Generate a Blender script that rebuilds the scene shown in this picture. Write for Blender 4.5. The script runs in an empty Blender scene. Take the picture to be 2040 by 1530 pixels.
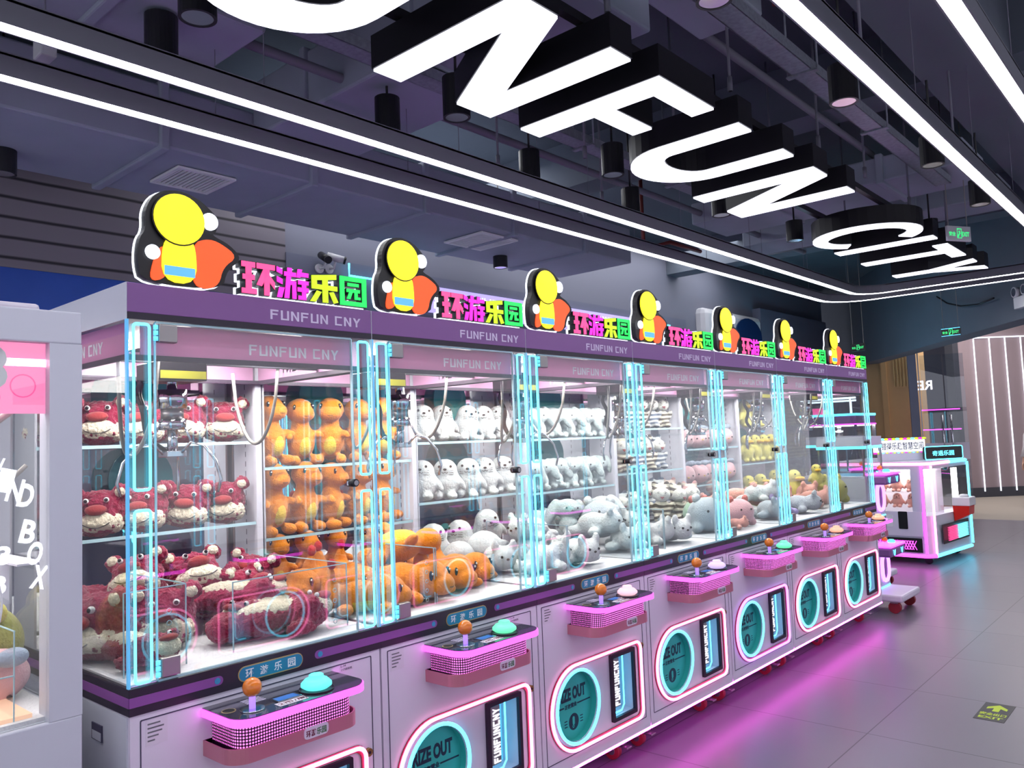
import bpy, bmesh, math, random
from mathutils import Vector, Matrix, Euler, noise
random.seed(7)
SC = bpy.context.scene
COL = SC.collection
PI = math.pi

# ------------------------------------------------------------------ camera
CAM_LOC = Vector((2.2485, -0.9483, 1.5823))
YAW, PITCH, ROLL, FPX = 0.7255, 0.0706, -0.039, 1609.6
_d = Vector((-math.sin(YAW) * math.cos(PITCH), math.cos(YAW) * math.cos(PITCH), math.sin(PITCH)))
_r0 = Vector((math.cos(YAW), math.sin(YAW), 0)); _u0 = _r0.cross(_d)
_r = _r0 * math.cos(ROLL) + _u0 * math.sin(ROLL)
_u = -_r0 * math.sin(ROLL) + _u0 * math.cos(ROLL)
cam = bpy.data.cameras.new('camera'); camo = bpy.data.objects.new('camera', cam); COL.objects.link(camo)
cam.sensor_width = 36; cam.lens = FPX / 2040 * 36; cam.clip_start = 0.02; cam.clip_end = 100
m = Matrix((_r, _u, -_d)).transposed().to_4x4(); m.translation = CAM_LOC
camo.matrix_world = m
SC.camera = camo

def screen_x(p):
    v = Vector(p) - CAM_LOC
    return 1020 + FPX * v.dot(_r) / max(.01, v.dot(_d))

# ------------------------------------------------------------------ world, exposure
w = bpy.data.worlds.new('World'); SC.world = w; w.use_nodes = True
w.node_tree.nodes['Background'].inputs[0].default_value = (0.55, 0.55, 0.63, 1)
w.node_tree.nodes['Background'].inputs[1].default_value = 1.5
SC.view_settings.view_transform = 'Standard'; SC.view_settings.look = 'None'
SC.view_settings.gamma = 1; SC.view_settings.exposure = 0.0
SC.view_settings.use_curve_mapping = False
cy = SC.cycles
cy.max_bounces = 6; cy.diffuse_bounces = 2; cy.glossy_bounces = 3; cy.transmission_bounces = 4
cy.transparent_max_bounces = 28; cy.use_adaptive_sampling = True; cy.adaptive_threshold = 0.1; cy.adaptive_min_samples = 20; cy.caustics_reflective = False; cy.caustics_refractive = False
cy.sample_clamp_indirect = 3.0; cy.sample_clamp_direct = 0; cy.use_denoising = True
cy.blur_glossy = 0.5

def area_light(name, loc, sx, sy, power, color=(1, 1, 1), rot=(0, 0, 0), parent=None):
    l = bpy.data.lights.new(name, 'AREA'); l.shape = 'RECTANGLE'; l.size = sx; l.size_y = sy
    l.energy = power; l.color = color
    o = bpy.data.objects.new(name, l); COL.objects.link(o); o.location = loc; o.rotation_euler = rot
    o.parent = parent
    return o

area_light('counter_fill', (-3.4, 7.0, 4.35), 1.0, 9.0, 130, (.95, .96, 1.0))  # added fill above the counter side, stands for no seen fitting
area_light('entrance_fill', (-1.2, 16.6, 4.3), 3.0, 3.0, 170, (1.0, .95, .92))  # added fill that brightens the entrance end from out of view
area_light('hall_fill', (5.2, 3.5, 4.4), 1.2, 9.0, 160, (.95, .96, 1.0))  # unseen area fill on the right side, no fitting modelled

# ------------------------------------------------------------------ materials
MATS = {}
def newmat(name):
    mt = bpy.data.materials.new(name); mt.use_nodes = True; MATS[name] = mt
    return mt, mt.node_tree.nodes, mt.node_tree.links
def srgb(r, g, b):
    f = lambda c: (c / 255 / 12.92) if c / 255 <= 0.04045 else ((c / 255 + 0.055) / 1.055) ** 2.4
    return (f(r), f(g), f(b), 1)
def pbr(name, col, rough=0.5, metal=0.0, noise_amt=0.0, noise_scale=20, bump=0.0, bump_scale=200, spec=0.5, coat=0):
    mt, N, L = newmat(name); b = N['Principled BSDF']
    c = srgb(*col)
    b.inputs['Base Color'].default_value = c; b.inputs['Roughness'].default_value = rough
    b.inputs['Metallic'].default_value = metal
    b.inputs['Specular IOR Level'].default_value = spec
    b.inputs['Coat Weight'].default_value = coat
    if noise_amt or bump:
        tc = N.new('ShaderNodeTexCoord')
    if noise_amt:
        n = N.new('ShaderNodeTexNoise'); n.inputs['Scale'].default_value = noise_scale; n.inputs['Detail'].default_value = 4
        L.new(tc.outputs['Object'], n.inputs['Vector'])
        mx = N.new('ShaderNodeMix'); mx.data_type = 'RGBA'
        mx.inputs['A'].default_value = tuple(x * (1 - noise_amt) for x in c[:3]) + (1,)
        mx.inputs['B'].default_value = tuple(min(1, x * (1 + noise_amt)) for x in c[:3]) + (1,)
        L.new(n.outputs['Fac'], mx.inputs['Factor']); L.new(mx.outputs['Result'], b.inputs['Base Color'])
    if bump:
        n2 = N.new('ShaderNodeTexNoise'); n2.inputs['Scale'].default_value = bump_scale; n2.inputs['Detail'].default_value = 3
        L.new(tc.outputs['Object'], n2.inputs['Vector'])
        bp = N.new('ShaderNodeBump'); bp.inputs['Strength'].default_value = bump; bp.inputs['Distance'].default_value = 0.01
        L.new(n2.outputs['Fac'], bp.inputs['Height']); L.new(bp.outputs['Normal'], b.inputs['Normal'])
    return mt
def emit(name, col, strength, noise_amt=0):
    mt, N, L = newmat(name); b = N['Principled BSDF']
    b.inputs['Base Color'].default_value = (col[0] * .6, col[1] * .6, col[2] * .6, 1)
    b.inputs['Emission Color'].default_value = (*col, 1); b.inputs['Emission Strength'].default_value = strength
    b.inputs['Roughness'].default_value = .4
    return mt
def glass(name, tint=(0.985, 0.996, 0.993), refl=0.07, edge=0.6):
    mt, N, L = newmat(name); out = N['Material Output']; N.remove(N['Principled BSDF'])
    t = N.new('ShaderNodeBsdfTransparent'); t.inputs[0].default_value = (*tint, 1)
    g = N.new('ShaderNodeBsdfGlossy'); g.inputs['Roughness'].default_value = 0.0
    lw = N.new('ShaderNodeLayerWeight'); lw.inputs[0].default_value = 0.35
    mr = N.new('ShaderNodeMapRange'); mr.inputs['To Min'].default_value = refl; mr.inputs['To Max'].default_value = edge
    pw = N.new('ShaderNodeMath'); pw.operation = 'POWER'; pw.inputs[1].default_value = 2.5
    L.new(lw.outputs['Facing'], pw.inputs[0]); L.new(pw.outputs[0], mr.inputs['Value'])
    mx = N.new('ShaderNodeMixShader'); L.new(mr.outputs[0], mx.inputs[0]); L.new(t.outputs[0], mx.inputs[1]); L.new(g.outputs[0], mx.inputs[2])
    L.new(mx.outputs[0], out.inputs['Surface'])
    return mt

CYAN = (0.10, 0.72, 1.0); PINK = (1.0, 0.16, 0.42); MAG = (1.0, 0.10, 0.90)
pbr('cab_white', (226, 218, 236), .38, spec=.4)
pbr('cab_side', (206, 208, 222), .4)
pbr('groove', (70, 66, 92), .6)
pbr('header_purple', (130, 86, 148), .42)
pbr('band_black', (38, 28, 46), .35)
pbr('stripe_purple', (140, 78, 158), .4)
pbr('blue_plate', (28, 130, 175), .35)
pbr('gold', (190, 160, 110), .4)
pbr('dot_blue', (60, 150, 200), .35)
pbr('white_ink', (240, 240, 250), .5)
pbr('lilac_ink', (212, 198, 228), .5)
pbr('grey_ink', (110, 110, 120), .5)
pbr('navy_ink', (16, 30, 60), .5)
pbr('green_ink', (50, 110, 60), .5)
pbr('maroon_ink', (110, 20, 60), .5)
pbr('label_paper', (222, 214, 230), .6)
pbr('rose_tray', (196, 122, 142), .32, metal=.25)
pbr('console_top', (70, 66, 84), .12, coat=.6)
pbr('console_dark', (42, 16, 44), .4)
pbr('lcd', (70, 130, 220), .2)
pbr('orange_ball', (236, 126, 22), .18, coat=.8)
pbr('teal_disc', (56, 178, 170), .35)
pbr('rose_channel', (176, 40, 80), .3)
pbr('chrome', (215, 218, 225), .14, metal=1)
pbr('steel', (165, 160, 160), .34, metal=.9)
pbr('brass', (170, 130, 80), .35, metal=.9)
pbr('rubber_red', (150, 40, 50), .5)
pbr('black_plastic', (24, 24, 30), .4)
pbr('hose_grey', (150, 146, 140), .4)
pbr('playfield_cloth', (236, 234, 238), .9, bump=.3, bump_scale=90)
def board_material():
    mt, N, L = newmat('board_pink'); out = N['Material Output']; b = N['Principled BSDF']
    b.inputs['Base Color'].default_value = srgb(232, 176, 216); b.inputs['Roughness'].default_value = .45
    t = N.new('ShaderNodeBsdfTranslucent'); t.inputs[0].default_value = srgb(240, 176, 214)
    mx = N.new('ShaderNodeMixShader'); mx.inputs[0].default_value = .5
    L.new(b.outputs[0], mx.inputs[1]); L.new(t.outputs[0], mx.inputs[2]); L.new(mx.outputs[0], out.inputs['Surface'])
board_material()
pbr('board_black', (60, 44, 62), .5)
pbr('slot_white', (226, 224, 236), .45)
pbr('sticker_red', (200, 50, 40), .5); pbr('sticker_yellow', (225, 205, 40), .5)
emit('neon_cyan', CYAN, 3.4)
emit('neon_cyan_soft', (0.14, 0.62, 0.9), 1.2)
emit('neon_pink', (1.0, 0.25, 0.55), 3.6)
emit('neon_violet', (0.66, 0.22, 1.0), 3.0)
emit('led_magenta', (1.0, 0.07, 0.90), 3.2)
emit('grille_dot', (1.0, 0.22, 0.80), 1.7)
emit('under_glow', (1.0, 0.10, 0.85), 14.0)
emit('slot_glow', (0.10, 0.55, 0.85), 1.0)
emit('light_white', (1.0, 0.98, 0.97), 9.0)
emit('strip_white', (0.97, 0.97, 1.0), 20.0)
emit('letter_white', (0.86, 0.87, 1.0), 2.0)
emit('lamp_soft', (1.0, 0.96, 0.94), 5.0)
emit('cab_light', (1.0, 0.96, 0.94), 60.0)
emit('sign_yellow', (1.0, 0.86, 0.02), 1.1); emit('sign_orange', (0.95, 0.10, 0.02), 1.0)
emit('sign_white', (0.85, 0.9, 1.0), 1.6); emit('sign_blue', (0.12, 0.45, 0.85), .9)
emit('sign_green', (0.02, 0.85, 0.12), 1.1); emit('sign_lime', (0.55, 0.85, 0.02), 1.1)
emit('sign_magenta', (0.95, 0.03, 0.60), 1.1); emit('sign_rose', (0.95, 0.08, 0.28), 1.1)
pbr('sign_side', (20, 18, 24), .4)
emit('exit_green', (0.05, 0.9, 0.25), 1.0)
emit('button_cyan', (0.12, 0.85, 0.80), 1.2); emit('button_green', (0.15, 0.85, 0.45), 1.1)
emit('button_pink', (0.95, 0.55, 0.65), 1.0); emit('button_violet', (0.65, 0.5, 0.95), 1.0); emit('button_orange', (1.0, 0.45, 0.3), 1.0)
emit('stick_violet', (0.45, 0.25, 1.0), 1.1)
emit('lavender_glow', (0.50, 0.42, 0.85), 1.0)
emit('text_glow', (0.9, 0.9, 1.0), 1.3)
emit('gantry_art', (0.75, 0.7, 0.05), .35)
glass('glass'); glass('acrylic', (0.98, 0.98, 0.98), .03, .35)
glass('sheet_glass', (0.86, 0.90, 0.93), .08, .5)
pbr('disc_teal_lit', (70, 190, 190), .4); pbr('disc_teal_dim', (50, 120, 128), .4); pbr('disc_slate', (70, 78, 112), .4)  # upper disc's teal lightened as if lit, middle disc's kept dimmer
pbr('glass_edge', (190, 225, 235), .2)
emit('edge_glow', (0.12, 0.45, 0.8), .7)
pbr('metal_dark', (58, 58, 68), .5)
pbr('track_grey', (128, 130, 138), .45)
pbr('duct_grey', (166, 174, 190), .75, noise_amt=.12, noise_scale=3, bump=.25, bump_scale=6)
pbr('pipe_grey', (120, 120, 134), .6)
pbr('galv', (150, 156, 168), .5, metal=.5, noise_amt=.35, noise_scale=40)
pbr('pipe_red', (120, 50, 50), .5)
pbr('vent_white', (252, 252, 252), .5)
pbr('cam_white', (215, 215, 220), .4)
pbr('tan_wood', (196, 158, 110), .6, noise_amt=.06, noise_scale=4)
pbr('mauve_panel', (150, 132, 138), .55, noise_amt=.05, noise_scale=5)
pbr('paper_white', (235, 235, 240), .6)
pbr('carpet_beige', (170, 160, 150), .6)
pbr('exit_black', (20, 24, 24), .4)
pbr('exit_pad', (58, 58, 60), .5)
pbr('lume', (190, 215, 60), .6)

# plush fabrics
def plush(name, col, amt=.12, bump=.9, sc=160):
    mt = pbr(name, col, .95, noise_amt=amt, noise_scale=30, bump=bump, bump_scale=sc, spec=.1)
    mt.node_tree.nodes['Principled BSDF'].inputs['Sheen Weight'].default_value = .35
    return mt
plush('fur_maroon', (152, 30, 66), .25, 1.0, 110); plush('fur_cream', (238, 226, 200), .1, 1.0, 130)
plush('felt_rust', (160, 58, 60), .05, .3)
plush('fur_orange', (246, 146, 28), .06, .5); plush('fur_yellow', (246, 206, 60), .05, .5)
plush('fur_red', (205, 40, 30), .05, .5)
plush('fur_white', (236, 240, 240), .04, .5, 120); plush('fur_ice', (214, 228, 228), .04, .5, 120)
plush('fur_offwhite', (240, 238, 228), .05, .5, 120)
plush('fur_pink', (240, 190, 196), .05, .5); plush('fur_greyblue', (170, 184, 204), .05, .5)
plush('fur_duck', (240, 226, 120), .06, .5); plush('fur_bill', (244, 196, 40), .05, .3)
plush('fur_lilac', (176, 164, 214), .05, .5); plush('fur_mint', (190, 226, 196), .05, .5); plush('fur_coral', (238, 140, 130), .05, .5)
plush('fur_salmon', (245, 176, 160), .05, .5); plush('fur_olive', (170, 168, 90), .05, .5); plush('fur_grey', (196, 206, 214), .05, .5)
pbr('eye_black', (14, 12, 14), .15); pbr('eye_white', (240, 240, 240), .2); pbr('thread', (60, 54, 50), .8)
def striped(name, a, b, scale):
    mt, N, L = newmat(name); bs = N['Principled BSDF']; tc = N.new('ShaderNodeTexCoord')
    wv = N.new('ShaderNodeTexWave'); wv.bands_direction = 'Z'; wv.inputs['Scale'].default_value = scale
    wv.inputs['Distortion'].default_value = 6.5; wv.inputs['Detail'].default_value = 1; wv.inputs['Detail Scale'].default_value = .6
    L.new(tc.outputs['Object'], wv.inputs['Vector'])
    cr = N.new('ShaderNodeValToRGB'); cr.color_ramp.elements[0].position = .48; cr.color_ramp.elements[1].position = .56
    cr.color_ramp.elements[0].color = srgb(*a); cr.color_ramp.elements[1].color = srgb(*b)
    L.new(wv.outputs['Fac'], cr.inputs['Fac']); L.new(cr.outputs['Color'], bs.inputs['Base Color'])
    bs.inputs['Roughness'].default_value = .95
striped('fur_striped', (86, 74, 60), (236, 228, 206), 11)
striped('fur_blue_stripe', (92, 104, 124), (228, 230, 230), 11)
striped('fur_rose_stripe', (214, 160, 160), (242, 222, 206), 11)

def floor_material():
    mt, N, L = newmat('floor_tile'); b = N['Principled BSDF']; tc = N.new('ShaderNodeTexCoord')
    mp = N.new('ShaderNodeMapping'); mp.inputs['Location'].default_value = (-0.712, -3.452, 0)
    L.new(tc.outputs['Object'], mp.inputs['Vector'])
    br = N.new('ShaderNodeTexBrick'); br.offset = 0; br.inputs['Scale'].default_value = 1
    br.inputs['Brick Width'].default_value = .868; br.inputs['Row Height'].default_value = .868
    br.inputs['Mortar Size'].default_value = .0035; br.inputs['Mortar Smooth'].default_value = .2
    br.inputs['Color1'].default_value = srgb(116, 110, 122); br.inputs['Color2'].default_value = srgb(110, 105, 117)
    br.inputs['Mortar'].default_value = srgb(52, 48, 58)
    L.new(mp.outputs[0], br.inputs['Vector'])
    n = N.new('ShaderNodeTexNoise'); n.inputs['Scale'].default_value = 1.6; n.inputs['Detail'].default_value = 6; n.inputs['Roughness'].default_value = .6
    L.new(tc.outputs['Object'], n.inputs['Vector'])
    mx = N.new('ShaderNodeMix'); mx.data_type = 'RGBA'; mx.blend_type = 'MULTIPLY'; mx.inputs['Factor'].default_value = .12
    L.new(br.outputs['Color'], mx.inputs['A']); L.new(n.outputs['Fac'], mx.inputs['B']); L.new(mx.outputs['Result'], b.inputs['Base Color'])
    mr = N.new('ShaderNodeMapRange'); mr.inputs['To Min'].default_value = .30; mr.inputs['To Max'].default_value = .36
    L.new(n.outputs['Fac'], mr.inputs['Value']); L.new(mr.outputs[0], b.inputs['Roughness'])
    b.inputs['Specular IOR Level'].default_value = .7
floor_material()
def ceiling_material(name, col, sc):
    pbr(name, col, .85, noise_amt=.18, noise_scale=sc, bump=.3, bump_scale=10)
ceiling_material('ceiling_dark', (78, 86, 96), 1.2)
ceiling_material('beam_dark', (104, 112, 124), 1.0)
def slat_material():
    mt, N, L = newmat('slat_wall'); b = N['Principled BSDF']; tc = N.new('ShaderNodeTexCoord')
    wv = N.new('ShaderNodeTexWave'); wv.bands_direction = 'Z'; wv.inputs['Scale'].default_value = 2.2; wv.inputs['Distortion'].default_value = .25
    L.new(tc.outputs['Object'], wv.inputs['Vector'])
    cr = N.new('ShaderNodeValToRGB'); cr.color_ramp.elements[0].position = .0; cr.color_ramp.elements[1].position = .12
    cr.color_ramp.elements[0].color = srgb(30, 28, 36); cr.color_ramp.elements[1].color = srgb(126, 120, 130)
    L.new(wv.outputs['Fac'], cr.inputs['Fac']); L.new(cr.outputs['Color'], b.inputs['Base Color']); b.inputs['Roughness'].default_value = .6
slat_material()
pbr('wall_grey', (120, 122, 138), .7); pbr('wall_blue', (30, 80, 180), .5, noise_amt=.25, noise_scale=2)
pbr('wall_fin', (110, 114, 134), .6, noise_amt=.1, noise_scale=3)

for k_ in ('grille_dot', 'text_glow', 'edge_glow', 'exit_green', 'stick_violet', 'button_cyan', 'button_green', 'button_pink', 'button_violet', 'button_orange', 'gantry_art', 'neon_cyan_soft', 'sign_blue', 'lavender_glow', 'sign_white'):
    MATS[k_].cycles.emission_sampling = 'NONE'
# ------------------------------------------------------------------ mesh builder
class MB:
    def __init__(self): self.bm = bmesh.new(); self.mats = []
    def mi(self, mat):
        if mat not in self.mats: self.mats.append(mat)
        return self.mats.index(mat)
    def face(self, vs, mat, smooth=False):
        try: f = self.bm.faces.new(vs)
        except ValueError: return None
        f.material_index = self.mi(mat); f.smooth = smooth
        return f
    def box(self, x0, x1, y0, y1, z0, z1, mat, bev=0):
        mi = self.mi(mat)
        r = bmesh.ops.create_cube(self.bm, size=1)
        vs = r['verts']
        for v in vs:
            v.co = Vector((x0 + (v.co.x + .5) * (x1 - x0), y0 + (v.co.y + .5) * (y1 - y0), z0 + (v.co.z + .5) * (z1 - z0)))
        fs = set(f for v in vs for f in v.link_faces)
        for f in fs: f.material_index = mi
        if bev > 0:
            es = list(set(e for v in vs for e in v.link_edges))
            rr = bmesh.ops.bevel(self.bm, geom=es, offset=bev, segments=2, affect='EDGES', profile=.5)
            for f in rr['faces']: f.material_index = mi
        return self
    def prism(self, pts, fn, d0, d1, mat, side=None, caps=(True, True), smooth=False):
        """pts: 2D outline; fn(u,v,d) -> 3D"""
        a = [self.bm.verts.new(fn(u, v, d0)) for u, v in pts]
        b = [self.bm.verts.new(fn(u, v, d1)) for u, v in pts]
        if caps[0]: self.face(list(reversed(a)), mat)
        if caps[1]: self.face(b, mat)
        n = len(pts)
        for i in range(n):
            self.face([a[i], a[(i + 1) % n], b[(i + 1) % n], b[i]], side or mat, smooth)
        return self
    def ringprism(self, outer, inner, fn, d0, d1, mat, side=None):
        n = len(outer)
        oa = [self.bm.verts.new(fn(u, v, d0)) for u, v in outer]; ia = [self.bm.verts.new(fn(u, v, d0)) for u, v in inner]
        ob = [self.bm.verts.new(fn(u, v, d1)) for u, v in outer]; ib = [self.bm.verts.new(fn(u, v, d1)) for u, v in inner]
        for i in range(n):
            j = (i + 1) % n
            self.face([oa[j], oa[i], ia[i], ia[j]], mat); self.face([ob[i], ob[j], ib[j], ib[i]], mat)
            self.face([oa[i], oa[j], ob[j], ob[i]], side or mat); self.face([ia[j], ia[i], ib[i], ib[j]], side or mat)
        return self
    def tube(self, pts, r, mat, n=8, closed=False, rend=None):
        pts = [Vector(p) for p in pts]; N = len(pts); rings = []
        up = None
        for i, p in enumerate(pts):
            if closed: t = (pts[(i + 1) % N] - pts[i - 1]).normalized()
            else: t = (pts[min(i + 1, N - 1)] - pts[max(i - 1, 0)]).normalized()
            if up is None:
                up = Vector((0, 0, 1)) if abs(t.z) < .9 else Vector((1, 0, 0))
            s = t.cross(up)
            if s.length < 1e-5: s = t.orthogonal()
            s.normalize(); up = s.cross(t).normalized()
            rr = r if not callable(r) else r(i / max(1, N - 1))
            rings.append([self.bm.verts.new(p + (s * math.cos(a) + up * math.sin(a)) * rr) for a in [2 * PI * k / n for k in range(n)]])
        for i in range(N if closed else N - 1):
            A, B = rings[i], rings[(i + 1) % N]
            for k in range(n): self.face([A[k], A[(k + 1) % n], B[(k + 1) % n], B[k]], mat, True)
        if not closed:
            self.face(list(reversed(rings[0])), mat); self.face(rings[-1], mat)
        return self
    def cyl(self, p0, p1, r, mat, n=16, r1=None):
        r1 = r if r1 is None else r1
        return self.tube([p0, p1], lambda t: r + (r1 - r) * t, mat, n)
    def lathe(self, prof, mat, c=(0, 0, 0), n=20, axis='Z'):
        c = Vector(c); rings = []
        for r, h in prof:
            ring = []
            for k in range(n):
                a = 2 * PI * k / n; x, y = r * math.cos(a), r * math.sin(a)
                ring.append(self.bm.verts.new(c + (Vector((x, y, h)) if axis == 'Z' else Vector((h, x, y)))))
            rings.append(ring)
        for A, B in zip(rings, rings[1:]):
            for k in range(n): self.face([A[k], A[(k + 1) % n], B[(k + 1) % n], B[k]], mat, True)
        self.face(list(reversed(rings[0])), mat); self.face(rings[-1], mat)
        return self
    def ball(self, c, r, mat, rot=None, sub=2):
        if not hasattr(r, '__len__'): r = (r, r, r)
        mi = self.mi(mat)
        M = Matrix.Translation(Vector(c)) @ (Euler(rot).to_matrix().to_4x4() if rot else Matrix()) @ Matrix.Diagonal((*r, 1))
        res = bmesh.ops.create_icosphere(self.bm, subdivisions=sub, radius=1, matrix=M)
        for f in set(f for v in res['verts'] for f in v.link_faces): f.material_index = mi; f.smooth = True
        return self
    def add_mesh(self, me, M, mat):
        mi = self.mi(mat); vs = [self.bm.verts.new(M @ v.co) for v in me.vertices]
        for p in me.polygons:
            try:
                f = self.bm.faces.new([vs[i] for i in p.vertices]); f.material_index = mi
            except ValueError: pass
        return self
    def build(self, name, parent=None, loc=None, rot=None):
        self.bm.normal_update()
        bmesh.ops.recalc_face_normals(self.bm, faces=self.bm.faces)
        me = bpy.data.meshes.new(name); self.bm.to_mesh(me); self.bm.free()
        for k in self.mats: me.materials.append(MATS[k])
        o = bpy.data.objects.new(name, me); COL.objects.link(o)
        if parent: o.parent = parent
        if loc: o.location = loc
        if rot: o.rotation_euler = rot
        return o

def tag(o, label=None, cat=None, group=None, kind=None):
    if label: o['label'] = label
    if cat: o['category'] = cat
    if group: o['group'] = group
    if kind: o['kind'] = kind
    return o
def empty(name, loc=(0, 0, 0), rz=0, **k):
    o = bpy.data.objects.new(name, None); COL.objects.link(o); o.location = loc; o.rotation_euler = (0, 0, rz)
    o.empty_display_size = .1
    return tag(o, **k)
CH = {}
def copy_tree(o, parent=None, skip=()):
    c = o.copy(); COL.objects.link(c)
    if parent: c.parent = parent
    for ch in list(o.children):
        if ch.name.split('.')[0] in skip: continue
        copy_tree(ch, c, skip)
    return c

YZ = lambda u, v, d: Vector((d, u, v))          # outline in the y,z plane, depth x
XY = lambda u, v, d: Vector((u, v, d))
XZ = lambda u, v, d: Vector((u, d, v))
def rrect(u0, u1, v0, v1, r, seg=4, rl=None):
    """rounded rectangle; rl = radius of the u0 side"""
    rl = r if rl is None else rl; pts = []
    for cx, cyy, a0, rr in ((u1 - r, v1 - r, 0, r), (u0 + rl, v1 - rl, PI / 2, rl), (u0 + rl, v0 + rl, PI, rl), (u1 - r, v0 + r, 1.5 * PI, r)):
        s = seg if rr < .08 else 12
        for k in range(s + 1):
            a = a0 + PI / 2 * k / s; pts.append((cx + rr * math.cos(a), cyy + rr * math.sin(a)))
    return pts
def circle(u, v, r, n=32): return [(u + r * math.cos(2 * PI * k / n), v + r * math.sin(2 * PI * k / n)) for k in range(n)]

# text: outlines of the built-in font turned into meshes
TXT = {}
def text_mesh(s, extrude=0.0, bold=0.0):
    k = (s, extrude, bold)
    if k in TXT: return TXT[k]
    c = bpy.data.curves.new('t', 'FONT'); c.body = s; c.size = 1; c.extrude = extrude; c.offset = bold; c.resolution_u = 3
    o = bpy.data.objects.new('t', c); COL.objects.link(o); bpy.context.view_layer.update()
    me = bpy.data.meshes.new_from_object(o.evaluated_get(bpy.context.evaluated_depsgraph_get()))
    bpy.data.objects.remove(o)
    xs = [v.co.x for v in me.vertices]; ys = [v.co.y for v in me.vertices]
    TXT[k] = (me, min(xs), max(xs), min(ys), max(ys)); return TXT[k]
def put_text(mb, s, origin, right, up, width, height, mat, thick=.001, bold=0.0):
    """letters fill the box width x height whose lower-left corner is origin"""
    me, x0, x1, y0, y1 = text_mesh(s, .5, bold)
    right = Vector(right).normalized(); up = Vector(up).normalized(); nrm = right.cross(up)
    M = Matrix.Translation(Vector(origin)) @ Matrix((right, up, nrm)).transposed().to_4x4() @ \
        Matrix.Diagonal((width / (x1 - x0), height / (y1 - y0), thick, 1)) @ Matrix.Translation((-x0, -y0, .5))
    mb.add_mesh(me, M, mat)
# block capitals drawn with square strokes, each glyph in a 5 x 7 cell, stroke 1.1
def block_glyph(ch):
    s = 1.15
    R = lambda a, b, c, d: [(a, c), (b, c), (b, d), (a, d)]
    if ch == 'F': return [R(0, s, 0, 7), R(s, 4.6, 7 - s, 7), R(s, 4.1, 3.2, 3.2 + s)]
    if ch == 'U': return [R(0, s, 0, 7), R(4.8 - s, 4.8, 0, 7), R(s, 4.8 - s, 0, s)]
    if ch == 'N': return [R(0, s, 0, 7), R(4.8 - s, 4.8, 0, 7), [(s, 7), (s, 4.9), (4.8 - s, 0), (4.8 - s, 2.1)]]
    if ch == 'C': return [R(0, s, 0, 7), R(s, 4.6, 7 - s, 7), R(s, 4.6, 0, s)]
    if ch == 'Y': return [[(0, 7), (1.35, 7), (3.0, 3.9), (2.4 - s / 2, 2.9)], [(5.2, 7), (3.9, 7), (2.1, 3.4), (2.4 + s / 2, 2.9)], R(2.4 - s / 2, 2.4 + s / 2, 0, 3.4)]
    return []
def put_block(mb, s, origin, right, up, width, height, mat, thick=.001):
    origin = Vector(origin); right = Vector(right).normalized(); up = Vector(up).normalized(); nrm = right.cross(up)
    adv = []; x = 0
    for ch in s:
        adv.append(x); x += 3.4 if ch == ' ' else 6.0
    tot = x - 1.0; sx = width / tot; sy = height / 7
    for ch, a in zip(s, adv):
        for poly in block_glyph(ch):
            mb.prism([((a + u) * sx, v * sy) for u, v in poly], lambda u, v, d: origin + right * u + up * v + nrm * d, 0, thick, mat)
ZH = '环游乐园'

# ------------------------------------------------------------------ the room
def struct(mb, name, kind='structure', parent=None):
    o = mb.build(name, parent); o['kind'] = kind; return o
struct(MB().box(-9, 8, -4, 14.2, -.1, 0, 'floor_tile'), 'floor')
struct(MB().box(-9, 8, 14.2, 26, -.1, 0, 'carpet_beige'), 'floor_entrance')
c = MB(); c.box(-9, 8, -4, 26, 4.5, 4.6, 'ceiling_dark')
for y in (-1.5, 5.3, 9.9): c.box(-6, 8, y, y + .35, 4.05, 4.5, 'beam_dark')
for x in (.82, 4.2): c.box(x, x + .5, -4, 10, 3.95, 4.5, 'beam_dark')
struct(c, 'ceiling')
wl = MB(); wl.box(-4.3, -4.1, -4, 16, 0, 4.5, 'wall_grey')
struct(wl, 'wall_left')
tl = MB(); tl.box(-4.1, -4.04, -4, 3.12, 2.93, 3.75, 'slat_wall'); struct(tl, 'trim_slats')
tb = MB(); tb.box(-4.1, -4.05, -4, 3.12, 2.3, 2.93, 'wall_blue'); struct(tb, 'trim_blue')
tg = MB(); tg.box(-4.1, -4.03, 3.12, 10.3, 2.2, 3.37, 'wall_fin'); struct(tg, 'trim_fascia')
# oblique entrance beam
A = Vector((-4.6, 18.2, 0)); B = Vector((2.4, 8.35, 0))
dirb = (B - A).normalized(); nb = Vector((-dirb.y, dirb.x, 0))
def along(mb, a, b, off0, off1, z0, z1, mat):
    p = [a + nb * off0, b + nb * off0, b + nb * off1, a + nb * off1]
    mb.prism([(q.x, q.y) for q in p], XY, z0, z1, mat)
bb = MB(); along(bb, A, B, 0, -.35, 2.83, 4.5, 'beam_dark'); struct(bb, 'wall_beam')
bm_ = MB(); along(bm_, A, B, -.004, .02, 3.13, 3.15, 'groove'); struct(bm_, 'trim_joint')
# far wall behind everything and the mauve panel
fw = MB(); fw.box(-9, -4.1, 16, 16.2, 0, 4.5, 'wall_fin'); struct(fw, 'wall_back')
fw = MB(); fw.box(-9, 8, 25, 25.2, 0, 4.5, 'wall_grey'); struct(fw, 'wall_far')

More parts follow.
